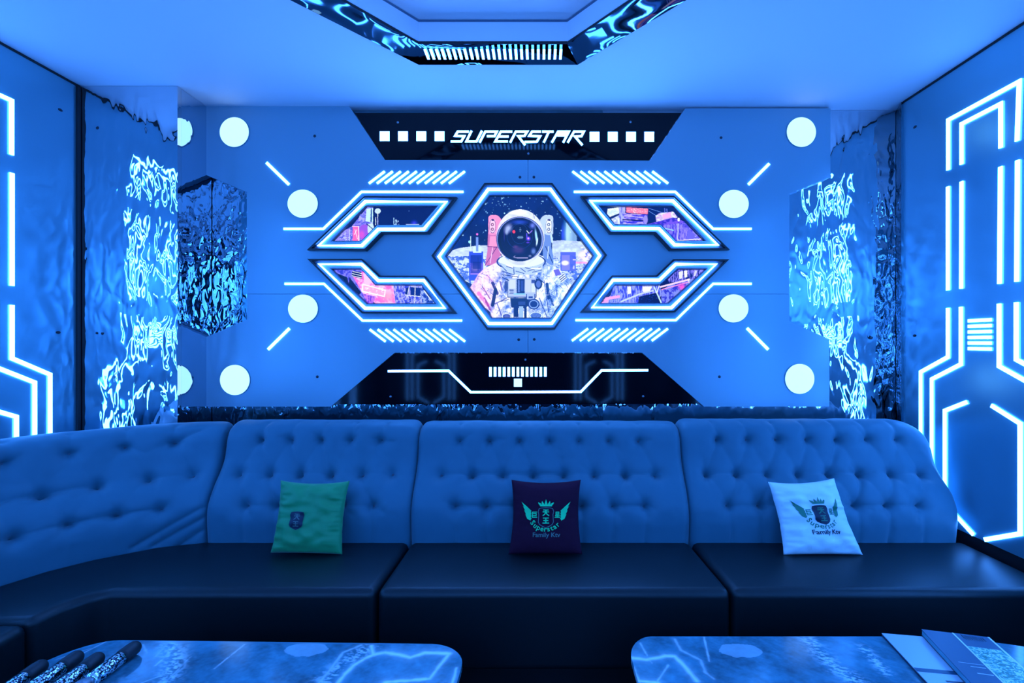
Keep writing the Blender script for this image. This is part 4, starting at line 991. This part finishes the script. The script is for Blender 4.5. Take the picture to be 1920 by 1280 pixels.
# microphones
m = mat('mic_glitter', (.55, .62, .7), .22, metal=1)
N, L, b = nodes(m); tc = N.new('ShaderNodeTexCoord'); vo = N.new('ShaderNodeTexVoronoi'); vo.inputs['Scale'].default_value = 190
cr = N.new('ShaderNodeValToRGB'); cr.color_ramp.elements[0].position = .44; cr.color_ramp.elements[0].color = (.9, .95, 1, 1); cr.color_ramp.elements[1].position = .60; cr.color_ramp.elements[1].color = (.02, .03, .05, 1)
L.new(tc.outputs['Object'], vo.inputs['Vector']); L.new(vo.outputs['Distance'], cr.inputs[0]); L.new(cr.outputs[0], b.inputs['Base Color'])
mat('mic_black', (.012, .014, .018), .5)
mat('mic_chrome', (.8, .85, .9), .12, metal=1)
mat('mic_mesh', (.3, .32, .36), .35, metal=.9); add_bump(M['mic_mesh'], 500, .8, .001)
MR = .0235
def lathe(prof, m_, name, parent, org, d, n=28):
    z = Vector((0, 0, 1)); x = d.cross(z).normalized(); y = x.cross(d)
    vs = []; 
    for t_, r_ in prof: vs += [org+d*t_+(x*math.cos(2*PI*k/n)+y*math.sin(2*PI*k/n))*max(r_, 1e-4) for k in range(n)]
    fs = [(j*n+k, j*n+(k+1) % n, (j+1)*n+(k+1) % n, (j+1)*n+k) for j in range(len(prof)-1) for k in range(n)]+[tuple(range(n)), tuple(range((len(prof)-1)*n, len(prof)*n))[::-1]]
    return MB().add(vs, fs).build(name, M[m_], parent, smooth=True)
for (x, y, a, lb) in ((-1.372, 1.640, 0, 'microphone lying on the left table, rightmost of the four'), (-1.445, 1.582, 3, 'microphone lying on the left table, second from the right'),
                      (-1.520, 1.590, 2, 'microphone lying on the left table, second from the left'), (-1.592, 1.545, 4, 'microphone lying on the left table, leftmost of the four')):
    d = Vector((math.sin(math.radians(a)), -1, 0)).normalized()
    org = Vector((x, y, TZ+MR+.0006))
    r = empty('microphone', (x, y, TZ), lb+', black end and silver speckled body', 'microphone', 'microphones on the left table')
    lathe([(0, .004), (.002, .012), (.007, .0185), (.014, .0222), (.03, MR), (.062, MR), (.068, MR-.001)], 'mic_black', 'end_cap', r, org, d)
    lathe([(.069, MR-.003), (.072, MR-.0015), (.155, MR-.001), (.158, MR-.003)], 'mic_glitter', 'body', r, org, d)
    lathe([(.159, MR-.003), (.163, MR-.001), (.175, MR-.001), (.179, MR-.003)], 'mic_chrome', 'collar', r, org, d)
    lathe([(.18, .017), (.19, .021), (.205, MR), (.222, .022), (.236, .016), (.243, .006)], 'mic_mesh', 'grille_head', r, org, d)

# menus
mat('menu_silver', (.55, .60, .66), .3); mat('menu_teal', (.10, .35, .42), .4); mat('menu_navy', (.01, .07, .14), .35); mat('menu_white', (.85, .88, .92), .4); mat('menu_dark', (.03, .05, .09), .4)
m = mat('menu_photo', (.3, .5, .5), .35)
N, L, b = nodes(m); tc = N.new('ShaderNodeTexCoord'); n_ = N.new('ShaderNodeTexNoise'); n_.inputs['Scale'].default_value = 60; n_.inputs['Detail'].default_value = 3; n_.inputs['Distortion'].default_value = 1.5
cr = N.new('ShaderNodeValToRGB'); e = cr.color_ramp.elements; e[0].position = .42; e[0].color = (.02, .22, .14, 1); e[1].position = .6; e[1].color = (.75, .85, .85, 1); k = e.new(.5); k.color = (.08, .45, .35, 1)
L.new(tc.outputs['Object'], n_.inputs['Vector']); L.new(n_.outputs['Fac'], cr.inputs[0]); L.new(cr.outputs[0], b.inputs['Base Color'])
def menu(org, ang, label, wd, ln, z0, z1, parts, edge, body):
    """org: far left corner; parts: (name, material, u0, v0, u1, v1) in metres on the cover, v towards the viewer"""
    q = math.radians(ang); ux = Vector((math.cos(q), -math.sin(q), 0)); vx = Vector((-math.sin(q), -math.cos(q), 0))
    f = lambda a, b_, h: Vector((org[0], org[1], h))+ux*a+vx*b_
    r = empty('menu', (org[0], org[1], z0), label, 'menu', 'menus on the right table')
    MB().poly([(0, 0), (wd, 0), (wd, ln), (0, ln)], f, z1-.0025, z1).build('cover', M[body], r)
    MB().poly([(.001, .002), (wd-.002, .002), (wd-.002, ln-.002), (.001, ln-.002)], f, z0+.0022, z1-.0026).build('pages', M[edge], r)
    MB().poly([(0, 0), (wd, 0), (wd, ln), (0, ln)], f, z0, z0+.002).build('back_cover', M['menu_dark'], r)
    for (nm, m_, pl) in parts: MB().poly(pl, f, z1+.0002, z1+.0006).build(nm, M[m_], r)
R4 = lambda a, b_, c_, d: [(a, b_), (c_, b_), (c_, d), (a, d)]
menu((1.231, 1.728), 8.5, 'thin silver menu with a dark stripe, lying under the navy one', .21, .297, TZ+.0008, TZ+.0108,
     [('stripe', 'menu_navy', R4(.0, .185, .21, .203)), ('stripe', 'menu_dark', R4(.06, .236, .19, .243))], 'menu_dark', 'menu_silver')
wave = []
parts = [('stripe', 'menu_white', R4(.092, 0, .0975, .297)), ('stripe', 'menu_white', R4(.1975, 0, .2035, .297)), ('photo', 'menu_photo', R4(.098, .075, .197, .297)), ('photo_top', 'menu_navy', R4(.098, 0, .197, .0745)),
         ('stripe', 'menu_silver', R4(.02, .175, .088, .177)), ('stripe', 'menu_silver', R4(.045, .190, .086, .193)), ('stripe', 'menu_silver', R4(.045, .222, .088, .226))]
for k in range(9): parts.append(('stripe', 'menu_silver', R4(.115+.0075*k, .004+.001*k, .1175+.0075*k, .034)))
menu((1.362, 1.713), 13.5, 'thick navy menu with photo strip and white lines, on top of the silver one', .204, .297, TZ+.0125, TZ+.034, parts, 'menu_teal', 'menu_navy')
